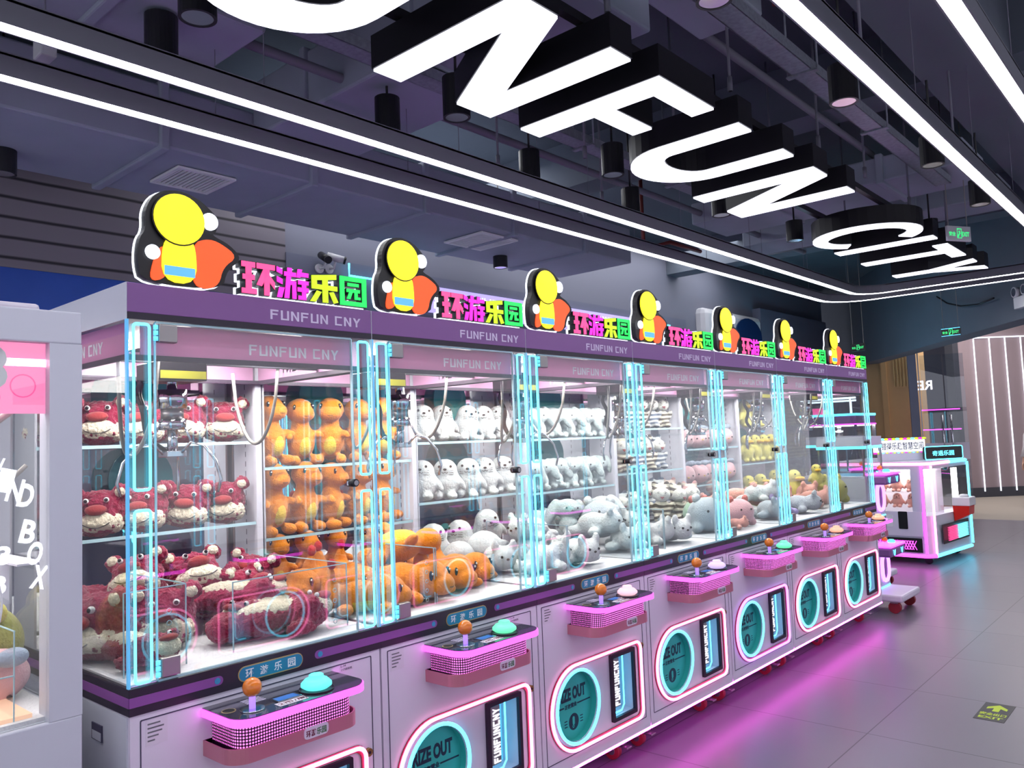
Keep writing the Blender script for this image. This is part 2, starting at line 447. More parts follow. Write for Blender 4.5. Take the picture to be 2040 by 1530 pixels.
# ------------------------------------------------------------------ hanging lights of the ceiling
def loop_path(x0, x1, y0, y1, r):
    pts = [(x0, y0)]
    for k in range(9):
        a = PI - PI / 2 * k / 8; pts.append((x0 + r + r * math.cos(a), y1 - r + r * math.sin(a)))
    for k in range(9):
        a = PI / 2 - PI / 2 * k / 8; pts.append((x1 - r + r * math.cos(a), y1 - r + r * math.sin(a)))
    pts.append((x1, y0)); return pts
def offset_path(pts, d):
    out = []
    for i, p in enumerate(pts):
        a = Vector(pts[max(0, i - 1)]); b = Vector(pts[min(len(pts) - 1, i + 1)]); t = (b - a).normalized()
        out.append((p[0] + t.y * d, p[1] - t.x * d))
    return out
def ribbon(mb, path, d0, d1, z0, z1, mat):
    a = offset_path(path, d0); b = offset_path(path, d1)
    mb.prism(a + list(reversed(b)), XY, z0, z1, mat)
for nm, (x0, x1, y1, r), lab in (('inner', (-1.07, 1.11, 9.33, .32), 'inner white linear light loop hung nearest the glowing letters'),
                                 ('outer', (-1.53, 1.56, 9.75, .5), 'outer white linear light loop hung around the inner loop')):
    path = loop_path(x0, x1, -2.6, y1, r)
    t = empty('linear_light', (0, 0, 3.2), label=lab, cat='ceiling light', group='linear light loops')
    h = MB(); ribbon(h, path, -.043, -.035, 0, .095, 'track_grey'); ribbon(h, path, .035, .043, 0, .095, 'track_grey'); ribbon(h, path, -.043, .043, .085, .1, 'track_grey')
    h.build('housing', t)
    d = MB(); ribbon(d, path, -.035, .035, .004, .012, 'strip_white'); d.build('diffuser', t)
    for y in [k * 1.3 - 1.5 for k in range(9)]:
        for x in (x0, x1): MB().cyl((x, y, .1), (x, y, 1.3), .0022, 'pipe_grey', 5).build('suspension_wire', t)

# letters FUNFUN CITY, facing down
def L_N(w, s): return [(0, -.415), (0, .43), (.24, .43), (w - s, -.16), (w - s, .43), (w, .43), (w, -.415), (w - .245, -.415), (s, .2), (s, -.415)]
def L_F(w, s): return [(0, -.415), (0, .43), (w, .43), (w, .295), (s, .295), (s, .075), (w - .01, .075), (w - .01, -.055), (s, -.055), (s, -.415)]
def L_U(w, s):
    r = w / 2; o = [(w, .43), (w - s, .43)]
    o += [(r + (r - s) * math.cos(a), -.06 + (r - s) * .62 * math.sin(a) * 1.0) for a in [-PI * k / 14 for k in range(15)]]
    o += [(s, .43), (0, .43)]
    o += [(r - r * math.cos(a), -.06 - .36 * math.sin(a)) for a in [PI * k / 18 for k in range(19)]]
    return o
def L_C(w, s):
    rx, ry = .42, .44; cx = .42; cz = .035
    a0, a1 = math.radians(38), math.radians(322)
    o = [(cx + rx * math.cos(a0 + (a1 - a0) * k / 30), cz + ry * math.sin(a0 + (a1 - a0) * k / 30)) for k in range(31)]
    i = [(cx + (rx - s) * math.cos(a0 + (a1 - a0) * k / 30), cz + (ry - .13) * math.sin(a0 + (a1 - a0) * k / 30)) for k in range(31)]
    return o + i[::-1]
def L_I(w, s): return [(0, -.4), (0, .45), (w, .45), (w, -.4)]
def L_T(w, s): return [(w / 2 - s / 2, -.4), (w / 2 - s / 2, .32), (0, .32), (0, .455), (w, .455), (w, .32), (w / 2 + s / 2, .32), (w / 2 + s / 2, -.4)]
def L_Y(w, s): return [(w / 2 - s / 2, -.39), (w / 2 - s / 2, -.02), (0, .455), (.19, .455), (w / 2, .12), (w - .19, .455), (w, .455), (w / 2 + s / 2, -.02), (w / 2 + s / 2, -.39)]
def inset_poly(pts, d):
    n = len(pts); P = [Vector(p) for p in pts]
    ar = sum(P[i].x * P[(i + 1) % n].y - P[(i + 1) % n].x * P[i].y for i in range(n)); sg = 1 if ar > 0 else -1
    out = []
    for i in range(n):
        e0 = (P[i] - P[i - 1]).normalized(); e1 = (P[(i + 1) % n] - P[i]).normalized()
        n0 = Vector((-e0.y, e0.x)) * sg; n1 = Vector((-e1.y, e1.x)) * sg; b = n0 + n1
        k = d * 2 / max(.35, b.length_squared); out.append(tuple(P[i] + b * k))
    return out
NAMES = ['first F, cut by the photo edge', 'big U above the nearest light', 'first big N', 'second F, in the middle of the sign', 'U after the second F', 'second N, before the gap', 'letter C', 'narrow letter I', 'letter T', 'last and farthest letter Y']
LET = [('F', -.56, .53), ('U', .24, .73), ('N', 1.22, .75), ('F', 2.19, .53), ('U', 2.98, .73), ('N', 4.0, .75), ('C', 5.76, .8), ('I', 6.61, .16), ('T', 7.06, .7), ('Y', 8.02, .69)]
for k, (chh, y0, wd) in enumerate(LET):
    out = {'N': L_N, 'F': L_F, 'U': L_U, 'C': L_C, 'I': L_I, 'T': L_T, 'Y': L_Y}[chh](wd, .165)
    t = empty('sign_letter', (0, y0, 3.2), cat='sign letter', group='hanging white sign letters',
              label='white glowing ceiling sign letter with black sides, ' + NAMES[k])
    fn = lambda u, v, d: Vector((v, u, d))
    MB().prism(out, fn, .012, .16, 'sign_side').build('casing', t)
    MB().prism(inset_poly(out, .006), fn, .0, .011, 'letter_white').build('face', t)
rl = MB()
for x in (-.24, .27): rl.box(x - .02, x + .02, -1.2, 9.1, 3.37, 3.41, 'sign_side')
tag(rl.build('sign_rail'), 'pair of black steel rails carrying the hanging letters', 'rail')
rods = [(.36, y) for y in (.3, 1.9, 3.05, 4.3, 5.2, 6.3, 7.5)] + [(-.3, y) for y in (.6, 2.1, 3.6, 5.1, 6.7, 8.2)] + [(1.0, 3.2), (1.0, 5.0), (-1.3, 3.0), (-1.3, 4.2), (-.8, 3.3)]
for k, (x, y) in enumerate(rods):
    o = MB().cyl((0, 0, 3.42), (0, 0, 4.5), .008, 'pipe_grey', 6).cyl((0, 0, 3.42), (0, 0, 3.5), .014, 'pipe_grey', 6).build('threaded_rod', loc=(x, y, 0))
    tag(o, 'thin grey threaded rod hanging from the dark ceiling above the letters', 'rod', 'threaded hanging rods')

# ducts, trays, pipes
def duct(name, label, axis, a0, a1, b0, b1, z0, z1, seams):
    mb = MB()
    if axis == 'y': mb.box(b0, b1, a0, a1, z0, z1, 'duct_grey', .015)
    else: mb.box(a0, a1, b0, b1, z0, z1, 'duct_grey', .015)
    o = mb.build(name); tag(o, label, 'duct', 'ceiling ducts')
    for s in seams:
        f = MB()
        if axis == 'y': f.box(b0 - .03, b1 + .03, s, s + .06, z0 - .025, z1 + .02, 'duct_grey', .01)
        else: f.box(s, s + .06, b0 - .03, b1 + .03, z0 - .025, z1 + .02, 'duct_grey', .01)
        f.build('flange', o)
    return o
duct('air_duct', 'wide grey lagged air duct running above the claw machine row', 'y', -3, 6.6, -3.62, -2.6, 3.5, 3.9, (-.9, .2, 1.3, 2.4, 3.5, 4.6, 5.7))
duct('air_duct', 'short grey duct crossing between the nearest U and the light loop', 'x', -2.6, .1, 1.95, 2.7, 3.72, 4.1, (-2.0, -1.0))
duct('air_duct', 'grey cross duct above the second N', 'x', -1.7, .78, 6.35, 7.1, 3.70, 3.92, (-.9, .1))
duct('air_duct', 'far grey duct beyond the letter C, near the exit sign', 'x', -1.8, .78, 7.7, 8.3, 3.70, 3.92, (-1.0, 0))
duct('air_duct', 'broad dark duct box at upper left behind the first light strip', 'y', -3, 1.2, -1.9, -1.2, 3.66, 4.04, (-.6, .5))
duct('air_duct', 'dark duct box above the first N and F', 'y', -.6, 3.4, .02, .42, 3.95, 4.4, (.6, 1.7))
def grille(label, x, y, z, w, slats=12):
    t = empty('air_vent', (x, y, z), label=label, cat='vent')
    f = MB(); h = w / 2
    f.ringprism([(-h, -h), (h, -h), (h, h), (-h, h)], [(-h + .03, -h + .03), (h - .03, -h + .03), (h - .03, h - .03), (-h + .03, h - .03)], XY, -.012, .004, 'vent_white')
    f.build('frame', t); s = MB()
    for k in range(slats):
        yy = -h + .03 + (w - .06) * (k + .5) / slats; s.box(-h + .03, h - .03, yy - .008, yy + .004, -.01, .0, 'vent_white')
    s.box(-h + .03, h - .03, -h + .03, h - .03, .0, .004, 'track_grey'); s.build('louvre', t)
grille('white louvred air vent under the duct beside the nearest lit sign', -3.05, 1.75, 3.49, .42)
grille('plain white vent panel under the duct above the third lit sign', -2.95, 4.55, 3.49, .5, 18)
for x, y0, y1, lab in ((-1.0, -1, 6.2, 'galvanised cable tray running above the left light strips'), (.56, -1, 6.6, 'galvanised cable tray beside the right inner light strip')):
    mb = MB(); z = 3.62
    mb.box(x - .06, x + .06, y0, y1, z, z + .006, 'galv'); mb.box(x - .062, x - .056, y0, y1, z, z + .06, 'galv'); mb.box(x + .056, x + .062, y0, y1, z, z + .06, 'galv')
    o = mb.build('cable_tray'); tag(o, lab, 'cable tray', 'cable trays')
    for k in range(5):
        yy = y0 + .8 + k * 1.25
        MB().box(x - .09, x + .09, yy, yy + .04, z - .01, z, 'galv').cyl((x - .085, yy + .02, z), (x - .085, yy + .02, 4.5), .006, 'galv', 6).cyl((x + .085, yy + .02, z), (x + .085, yy + .02, 4.5), .006, 'galv', 6).build('bracket', o)
mb = MB()
for k, (x, y0, y1, z, r) in enumerate([(-1.75, -2, 8, 3.62, .022), (-1.6, -2, 9, 3.8, .03), (.03, 2, 9, 4.0, .028), (1.35, -1, 8, 3.8, .02)]):
    tag(MB().cyl((0, y0, 0), (0, y1, 0), r, 'pipe_grey', 10).build('pipe', loc=(x, 0, z)), ['thin grey pipe running under the duct side', 'grey pipe above the left light strips', 'grey conduit crossing above the letters', 'grey pipe right of the inner light strip'][k], 'pipe', 'ceiling pipes')
tag(MB().tube([(0, 0, .3), (0, 0, 0), (.25, .05, 0), (.25, .05, -.35)], .022, 'pipe_red', 8).build('pipe', loc=(.35, 3.1, 4.2)), 'dark red sprinkler pipe bend above the letter F', 'pipe')
tag(MB().tube([(0, 0, 1.05), (0, 0, 0), (.3, 0, 0), (.3, .6, 0)], .02, 'pipe_red', 8).build('pipe', loc=(-2.0, 5.9, 3.45)), 'small dark red pipe bend behind the fourth lit sign', 'pipe')
for x, y, z, h, lab in ((-.78, 2.1, 3.35, .22, 'beside the first big N'), (-.72, 3.5, 3.33, .2, 'below the U after the second F'), (.8, 3.5, 3.35, .2, 'above the middle of the right inner strip'),
                     (.85, 5.05, 3.35, .2, 'further along the right inner strip'), (-.7, 5.0, 3.33, .2, 'below the second N'), (-.65, 6.35, 3.33, .18, 'left of the letter C'), (-.74, .6, 3.33, .2, 'at the top left beyond the first strip'),
                     (.8, 2.02, 3.34, .2, 'at the top edge beside the right inner strip'), (-3.3, 5.2, 3.38, .2, 'below the duct behind the second lit sign'), (.85, 6.45, 3.35, .2, 'near the hanging exit sign'), (-3.3, .65, 3.35, .2, 'at the far left below the duct'),
                     (-1.38, .75, 3.44, .2, 'between the two left strips, nearest'), (-1.36, 2.1, 3.44, .2, 'between the two left strips, second'), (-1.36, 3.4, 3.44, .2, 'between the two left strips, third'), (-1.36, 4.7, 3.44, .2, 'between the two left strips, farthest'), (.2, 7.55, 3.38, .18, 'beyond the letter T')):
    t = empty('downlight', (x, y, z), cat='ceiling light', group='black cylinder downlights', label='black cylinder downlight ' + lab)
    MB().ringprism(circle(0, 0, .075, 24), circle(0, 0, .062, 24), XY, 0, h, 'black_plastic').cyl((0, 0, h), (0, 0, h + .004), .075, 'black_plastic', 24).cyl((0, 0, h), (0, 0, 4.5 - z), .008, 'black_plastic', 6).build('can', t)
    MB().lathe([(.061, .002), (.05, .03), (.03, .06), (.012, .075)], 'chrome', n=24).build('reflector', t)
tag(MB().box(-.05, .05, -.035, .035, 0, .11, 'cam_white', .008).cyl((0, 0, .11), (0, 0, .9), .004, 'pipe_grey', 5).build('power_socket', loc=(-1.62, .33, 3.38)), 'white power socket box hanging left between the light strips', 'socket')

# ------------------------------------------------------------------ claw machine
D = .95; W = .85
def claw_machine():
    root = empty('claw_machine')
    # cabinet ----------------------------------------------------------
    c = MB(); c.box(-D, -.09, .004, W - .004, .16, .889, 'cab_white')
    c.box(-D + .01, -.012, -.0005, .004, .165, .885, 'cab_side')
    c.box(-.09, 0, .004, W - .004, .16, .175, 'cab_white'); c.box(-.09, 0, .004, W - .004, .62, .889, 'cab_white')
    c.box(-.09, 0, .004, .06, .175, .62, 'cab_white'); c.box(-.09, 0, .70, W - .004, .175, .62, 'cab_white')
    c.box(-.09, 0, .50, .53, .175, .62, 'cab_white'); c.box(-.09, 0, .53, .70, .175, .284, 'cab_white'); c.box(-.09, 0, .53, .70, .554, .62, 'cab_white')
    hcy, hcz = .256, .408; circ = circle(hcy, hcz, .146, 48); sq = []
    for (yy, zz) in circ:
        dy, dz = yy - hcy, zz - hcz
        k = min(((.5 - hcy) if dy > 0 else (hcy - .06)) / max(1e-9, abs(dy)), ((.62 - hcz) if dz > 0 else (hcz - .175)) / max(1e-9, abs(dz)))
        sq.append((hcy + dy * k, hcz + dz * k))
    # snap the nearest samples onto the corners
    for cyy in (.06, .5):
        for czz in (.175, .62):
            j = min(range(48), key=lambda q: math.dist(sq[q], (cyy, czz))); sq[j] = (cyy, czz)
    c.ringprism(sq, circ, YZ, -.09, 0, 'cab_white')
    c.build('cabinet', root)
    g = MB(); o_, i_ = rrect(.03, .81, .212, .874, .004, 2), rrect(.033, .807, .215, .871, .003, 2)
    g.ringprism(o_, i_, YZ, 0, .0015, 'groove'); g.build('access_panel', root)
    h = MB(); h.box(-.235, -.165, -.004, .0, .79, .835, 'groove'); h.box(-.23, -.17, -.0045, -.004, .792, .815, 'cab_side'); h.build('side_handle', root)
    ug = MB(); ug.box(-.022, .0, .004, W - .004, .147, .158, 'under_glow'); ug.build('underglow_strip', root)
    # casters
    for (x, y) in ((-.16, .11), (-.16, W - .11), (-D + .14, .11), (-D + .14, W - .11)):
        k = MB(); k.cyl((x, y, .16), (x, y, .138), .028, 'steel', 12); k.prism([(x - .03, .14), (x + .03, .14), (x + .02, .06), (x - .012, .06)], lambda u, v, d: Vector((u, y + d, v)), -.022, -.016, 'steel')
        k.prism([(x - .03, .14), (x + .03, .14), (x + .02, .06), (x - .012, .06)], lambda u, v, d: Vector((u, y + d, v)), .016, .022, 'steel')
        k.box(x + .03, x + .07, y - .018, y + .018, .085, .095, 'steel')
        ck = k.build('caster', root)
        k = MB(); k.cyl((x, y - .015, .042), (x, y + .015, .042), .042, 'rubber_red', 20); k.cyl((x, y - .017, .042), (x, y + .017, .042), .02, 'steel', 12); k.build('wheel', ck)
        k = MB(); k.box(x + .05, x + .1, y - .02, y + .02, .07, .078, 'steel', .002); k.build('brake_lever', ck)
    # band --------------------------------------------------------------
    b = MB(); b.box(-D, .004, 0, W, .889, .9614, 'band_black', .002); bo = b.build('trim_band', root)
    s = MB(); s.prism([(0, .912), (.255, .912)] + [(.255 + .013 * math.cos(a), .925 + .013 * math.sin(a)) for a in [-PI / 2 + PI * k / 8 for k in range(1, 8)]] + [(.255, .938), (0, .938)], YZ, .004, .0055, 'stripe_purple')
    s.prism(circle(.25, .925, .009, 16), YZ, .0055, .0065, 'dot_blue'); s.build('purple_stripe', bo)
    s = MB(); s.prism([(W, .912), (.595, .912)] + [(.595 - .013 * math.cos(a), .925 + .013 * math.sin(a)) for a in [-PI / 2 + PI * k / 8 for k in range(1, 8)]] + [(.595, .938), (W, .938)], YZ, .004, .0055, 'stripe_purple')
    s.prism(circle(.602, .925, .009, 16), YZ, .0055, .0065, 'dot_blue'); s.build('purple_stripe', bo)
    s = MB(); s.box(-D, .003, -.0015, 0, .912, .938, 'stripe_purple'); s.build('purple_stripe', bo)
    pl = MB(); pl.prism(rrect(.315, .537, .902, .947, .022, 6), YZ, .004, .006, 'gold'); pl.prism(rrect(.318, .534, .905, .944, .019, 6), YZ, .006, .007, 'blue_plate')
    po = pl.build('name_plate', bo)
    # spaced characters on the plate
    tx = MB()
    for k, chh in enumerate(ZH): put_text(tx, chh, (.007, .338 + k * .048, .911), (0, 1, 0), (0, 0, 1), .027, .026, 'white_ink', .001, .012)
    tx.build('plate_lettering', root)
    # console -----------------------------------------------------------
    P = .20
    def cons(y0, y1, p, r=.06):
        o = [(y0, 0)]
        for k in range(9):
            a = PI + PI / 2 * k / 8
            o.append((y0 + r + r * math.cos(a), p - r - r * math.sin(a)))
        for k in range(9):
            a = PI / 2 - PI / 2 * k / 8
            o.append((y1 - r + r * math.cos(a), p - r + r * math.sin(a)))
        o.append((y1, 0)); return o
    fnc = lambda u, v, d: Vector((v, u, d))
    t = MB(); t.prism(cons(.207, .645, P - .035), fnc, .728, .732, 'rose_tray')
    out = cons(.207, .645, P - .035); inn = cons(.211, .641, P - .039)
    t.ringprism(out, inn, fnc, .732, .770, 'rose_tray'); t.prism(cons(.211, .641, P - .039), fnc, .738, .742, 'console_dark'); cons_o = t.build('console', root)
    t = MB(); t.prism(cons(.235, .622, P - .045, .045), fnc, .736, .838, 'console_dark')
    gr = t.build('speaker_grille', cons_o)
    t = MB(); n = 0
    path = cons(.235, .622, P - .0445, .045)
    seg = []
    for a, bb_ in zip(path, path[1:]):
        L = math.dist(a, bb_); seg.append((a, bb_, L))
    tot = sum(x[2] for x in seg); pitch = .0085; dist = pitch * .5
    while dist < tot:
        q = dist
        for a, bb_, L in seg:
            if q <= L: break
            q -= L
        f_ = q / L; u = a[0] + (bb_[0] - a[0]) * f_; v = a[1] + (bb_[1] - a[1]) * f_
        tx_, ty_ = (bb_[0] - a[0]) / L, (bb_[1] - a[1]) / L
        for r_ in range(8):
            z = .768 + r_ * .0085; s_ = .0026
            vs = [t.bm.verts.new(Vector((v + ty_ * dx * s_, u + tx_ * dx * s_, z + dz * s_))) for dx, dz in ((-1, -.5), (-.5, -1), (.5, -1), (1, -.5), (1, .5), (.5, 1), (-.5, 1), (-1, .5))]
            t.face(vs, 'grille_dot')
        dist += pitch
    t.build('grille_lights', cons_o)
    t = MB(); t.ringprism(cons(.203, .652, P + .002), cons(.208, .647, P - .006), fnc, .836, .857, 'led_magenta'); t.build('led_rim', cons_o)
    t = MB(); t.prism(cons(.206, .649, P - .001), fnc, .853, .860, 'console_top'); tp = t.build('console_top', cons_o)
    t = MB(); t.box(.105, .14, .365, .435, .860, .8615, 'lcd'); t.ringprism([(.36, .10), (.44, .10), (.44, .145), (.36, .145)], [(.365, .105), (.435, .105), (.435, .14), (.365, .14)], fnc, .860, .863, 'chrome'); t.build('display', tp)
    t = MB(); t.box(.148, .18, .345, .44, .860, .8608, 'label_paper'); put_text(t, '2币/局', (.174, .35, .8608), (0, 1, 0), (-1, 0, 0), .09, .02, 'maroon_ink', .0005, .01); t.build('price_label', tp)
    t = MB(); t.prism(circle(.237, .09, .02, 20), lambda u, v, d: Vector((v, u, d)), .860, .8607, 'gold'); t.prism(circle(.237, .09, .017, 20), fnc, .8607, .861, 'black_plastic')
    for k in range(4): t.box(.04 + k * .012, .045 + k * .012, .30, .36, .860, .8605, 'lilac_ink')
    t.build('graphic_sticker', tp)
    t = MB(); t.cyl((.135, .284, .860), (.135, .284, .864), .034, 'chrome', 24); t.cyl((.135, .284, .864), (.135, .284, .905), .009, 'stick_violet', 12); js = t.build('joystick', root)
    t = MB(); t.ball((.135, .284, .922), .027, 'orange_ball', sub=3); t.build('joystick_ball', js)
    t = MB(); t.cyl((.13, .50, .860), (.13, .50, .865), .052, 'console_dark', 28); bb2 = t.build('push_button', root)
    t = MB(); t.lathe([(.034, .874), (.046, .882), (.046, .890), (.034, .902), (.022, .905), (.022, .913), (.018, .916)], 'button_cyan', (.13, .50, -.009), 28); t.build('button_cap', bb2)
    t = MB(); t.prism(rrect(.43, .515, .738, .772, .012, 4), YZ, P - .035, P - .0335, 'label_paper'); t.build('logo_badge', root)
    t = MB(); put_text(t, ZH[:2], (P - .0335, .437, .743), (0, 1, 0), (0, 0, 1), .034, .02, 'maroon_ink', .0005, .02); put_text(t, ZH[2:], (P - .0335, .473, .743), (0, 1, 0), (0, 0, 1), .034, .02, 'green_ink', .0005, .02); t.build('badge_lettering', root)
    t = MB(); t.box(0, .0008, .045, .105, .80, .868, 'label_paper')
    for k in range(5): t.box(.0008, .0012, .05, .05 + [.035, .045, .04, .03, .02][k], .855 - k * .011, .859 - k * .011, 'grey_ink')
    t.build('notice_sticker', root)
    t = MB(); t.box(0, .0008, .68, .735, .846, .874, 'label_paper'); put_text(t, 'L-34', (.0008, .684, .862), (0, 1, 0), (0, 0, 1), .02, .007, 'navy_ink', .0004); put_text(t, '小爪娃娃机', (.0008, .684, .85), (0, 1, 0), (0, 0, 1), .045, .008, 'navy_ink', .0004); t.build('number_label', root)
    # neon frame, prize hatch, slot --------------------------------------
    t = MB(); o1 = rrect(.052, .778, .222, .598, .045, 5, .187); i1 = rrect(.075, .757, .243, .577, .032, 5, .166)
    t.ringprism(o1, i1, YZ, 0, .006, 'rose_channel'); nf = t.build('neon_channel', root)
    mid = rrect(.0605, .770, .230, .590, .038, 5, .179)
    t = MB(); t.tube([(.012, u, v) for u, v in mid], .0072, 'neon_pink', 8, True); t.build('neon_tube', nf)
    hc = (.256, .408)
    t = MB(); t.ringprism(circle(*hc, .163, 48), circle(*hc, .146, 48), YZ, 0, .005, 'rose_channel', 'cab_white'); t.tube([(.008, u, v) for u, v in circle(*hc, .155, 40)], .0075, 'neon_cyan', 8, True); t.ringprism(circle(*hc, .1465, 48), circle(*hc, .1455, 48), YZ, -.046, -.001, 'teal_disc'); ho = t.build('prize_ring', root)
    t = MB(); t.prism(circle(*hc, .1455, 40), YZ, -.0, .0015, 'teal_disc'); dk = t.build('prize_door', root); dk.location = (-.03, 0, 0)
    t = MB(); put_text(t, 'PRIZE OUT', (.0015, .135, .43), (0, 1, .0), (0, 0, 1), .222, .056, 'navy_ink', .0008, .045)
    t.box(.0015, .0022, .125, .195, .405, .411, 'navy_ink'); t.box(.0015, .0022, .292, .39, .405, .411, 'navy_ink')
    put_text(t, '正在营业', (.0015, .2, .398), (0, 1, 0), (0, 0, 1), .088, .02, 'navy_ink', .0008, .03)
    t.prism(circle(.262, .335, .036, 24), YZ, .0015, .0022, 'navy_ink'); t.prism(rrect(.252, .268, .322, .358, .007, 4), YZ, .0022, .003, 'teal_disc')
    t.ringprism(circle(.257, .316, .007, 12), circle(.257, .316, .004, 12), YZ, .0022, .003, 'teal_disc')
    for k in range(3):
        t.box(.0015, .0022, .195, .215, .322 + k * .012, .326 + k * .012, 'navy_ink'); t.box(.0015, .0022, .31, .33, .322 + k * .012, .326 + k * .012, 'navy_ink')
    t.build('prize_lettering', dk)
    # slot: an open box cut look: frame standing proud, deep inner tray
    t = MB(); t.ringprism(rrect(.512, .716, .266, .572, .006, 2), rrect(.53, .70, .284, .554, .004, 2), YZ, -.001, .014, 'console_dark')
    t.box(-.0895, -.088, .53, .70, .284, .554, 'slot_glow'); so = t.build('coin_window', root)
    t = MB(); t.tube([(-.01, .56, .296), (-.01, .615, .296), (-.01, .638, .32), (-.01, .638, .55)], .004, 'neon_cyan', 6); t.build('window_neon', so)
    t = MB(); t.box(-.06, -.012, .556, .61, .318, .54, 'steel'); put_block(t, 'FUNFUNCNY', (-.0118, .606, .324), (0, 0, 1), (0, -1, 0), .208, .038, 'text_glow', .003); t.build('window_lettering', so)
    t = MB(); t.cyl((0, .785, .563), (.012, .785, .563), .0135, 'brass', 18); t.cyl((.012, .785, .563), (.014, .785, .563), .005, 'console_dark', 10); t.build('cabinet_lock', root)
    # glass case ----------------------------------------------------------
    zt, zb = 1.96, .9614
    t = MB(); t.box(-.012, -.006, .008, .078, zb, zt, 'glass'); t.build('fixed_pane', root)
    t = MB(); t.box(-.012, -.006, .768, .842, zb, zt, 'glass'); t.build('fixed_pane', root)
    t = MB(); t.box(-.012, -.006, .084, .762, zb + .006, zt - .004, 'glass'); dr = t.build('glass_door', root)
    t = MB(); t.box(-.014, -.004, .0805, .0835, zb + .006, zt - .004, 'glass_edge'); t.box(-.014, -.004, .7625, .7655, zb + .006, zt - .004, 'glass_edge'); t.box(-.014, -.004, .084, .762, zb, zb + .006, 'glass_edge'); t.box(-.014, -.004, .084, .762, zt - .006, zt, 'glass_edge'); t.build('door_edge', dr)
    t = MB(); t.box(-D + .01, -.012, .002, .007, zb, zt, 'glass'); t.build('side_glass', root)
    t = MB(); t.box(-D + .005, -D + .01, .01, W - .01, zb, zt, 'glass'); t.build('back_glass', root)
    t = MB(); t.box(-.012, .0, .0, .006, zb, zt, 'edge_glow'); t.build('edge_strip', root)  # glass edge catching the neon, its glow put in as emission
    t = MB(); t.box(-.008, .0, W - .005, W, zb, zt, 'glass_edge'); t.build('edge_strip', root)
    t = MB()
    for zz, mt in ((1.82, 'disc_teal_lit'), (1.49, 'disc_teal_dim'), (1.2, 'disc_slate')):
        t.prism(circle(.45 if zz != 1.2 else .3, zz, .125, 32), YZ, -D + .012, -D + .013, mt)
    t.build('disc_decal', root)
    for (y0, y1) in ((.018, .062), (.785, .829)):
        for (z0, z1) in ((.972, 1.432), (1.488, 1.948)):
            t = MB(); t.tube([(.002, u, v) for u, v in rrect(y0, y1, z0, z1, .009, 3)], .0042, 'neon_cyan', 6, True); t.build('neon_loop', root)
    for z0 in (1.90, .972):
        t = MB(); t.box(-.018, .006, .088, .142, z0, z0 + .052, 'steel', .003); hg = t.build('door_hinge', root)
        t = MB()
        for k in range(3): t.cyl((.002, .08, z0 + .004 + k * .016), (.002, .08, z0 + .016 + k * .016), .0065, 'neon_cyan_soft', 10)
        t.build('hinge_knuckle', hg)
    t = MB(); t.cyl((-.02, .752, 1.462), (.018, .752, 1.462), .013, 'black_plastic', 18); t.cyl((.018, .752, 1.462), (.02, .752, 1.462), .009, 'steel', 14); t.box(.0, .004, .725, .75, 1.455, 1.469, 'chrome'); t.build('door_lock', root)
    # header ---------------------------------------------------------------
    t = MB(); t.box(-D, 0, .002, W - .002, 1.98, 2.063, 'header_purple', .002); t.box(-D + .002, -.001, 0, .002, 1.96, 2.063, 'cab_side'); t.box(-D, .0, .003, W - .003, 1.9605, 1.98, 'band_black')
    hd = t.build('header', root)
    t = MB(); put_block(t, 'FUNFUN CNY', (0, .447, 1.998), (0, 1, 0), (0, 0, 1), .353, .031, 'lilac_ink', .001); t.build('header_lettering', hd)
    t = MB()
    t.box(-.055, -.05, .06, .80, 1.868, 1.958, 'board_pink'); t.box(-.71, -.705, .06, .80, 1.868, 1.958, 'board_pink')
    t.box(-.71, -.05, .02, .024, 1.868, 1.958, 'board_pink'); t.box(-.71, -.05, .826, .83, 1.868, 1.958, 'board_pink')
    t.box(-.056, -.049, .02, .83, 1.852, 1.868, 'board_black'); t.box(-.712, -.704, .02, .83, 1.852, 1.868, 'board_black'); t.box(-.71, -.05, .018, .026, 1.852, 1.868, 'board_black'); t.box(-.71, -.05, .824, .832, 1.852, 1.868, 'board_black')
    ib = t.build('inner_board', root)
    t = MB(); put_block(t, 'FUNFUN CNY', (-.05, .40, 1.885), (0, 1, 0), (0, 0, 1), .34, .034, 'white_ink', .001)
    put_block(t, 'FUNFUN CNY', (-.55, .02, 1.885), (1, 0, 0), (0, 0, 1), .34, .034, 'white_ink', .001)
    put_block(t, 'FUNFUN CNY', (-.2, .826, 1.885), (-1, 0, 0), (0, 0, 1), .34, .034, 'white_ink', .001)
    t.build('board_lettering', ib)
    t = MB(); t.box(-.62, -.15, .18, .26, 1.95, 1.958, 'cab_light'); t.build('light_panel', root); t = MB(); t.box(-.62, -.15, .58, .66, 1.95, 1.958, 'cab_light'); t.build('light_panel', root)
    # inside -----------------------------------------------------------------
    t = MB(); t.box(-D + .012, -.014, .012, W - .012, .9614, .967, 'playfield_cloth'); t.build('playfield', root)
    t = MB(); t.box(-.93, -.735, W - .012, W - .004, .967, 1.93, 'slot_white'); t.box(-.93, -.735, .008, .016, .967, 1.93, 'slot_white'); t.box(-.745, -.725, W - .03, W - .004, .967, 1.93, 'slot_white')
    for k in range(22):
        t.box(-.84, -.836, W - .0125, W - .0118, 1.0 + k * .04, 1.022 + k * .04, 'groove'); t.box(-.84, -.836, .016, .0165, 1.0 + k * .04, 1.022 + k * .04, 'groove')
    t.build('slotted_upright', root)
    t = MB(); t.box(-.31, -.29, .03, .82, 1.875, 1.885, 'metal_dark'); t.box(-.38, -.22, .19, .35, 1.815, 1.875, 'black_plastic', .004); gt = t.build('claw_carriage', root)
    t = MB(); t.box(-.2199, -.219, .195, .345, 1.82, 1.845, 'gantry_art'); t.build('carriage_graphic', gt)
    return root
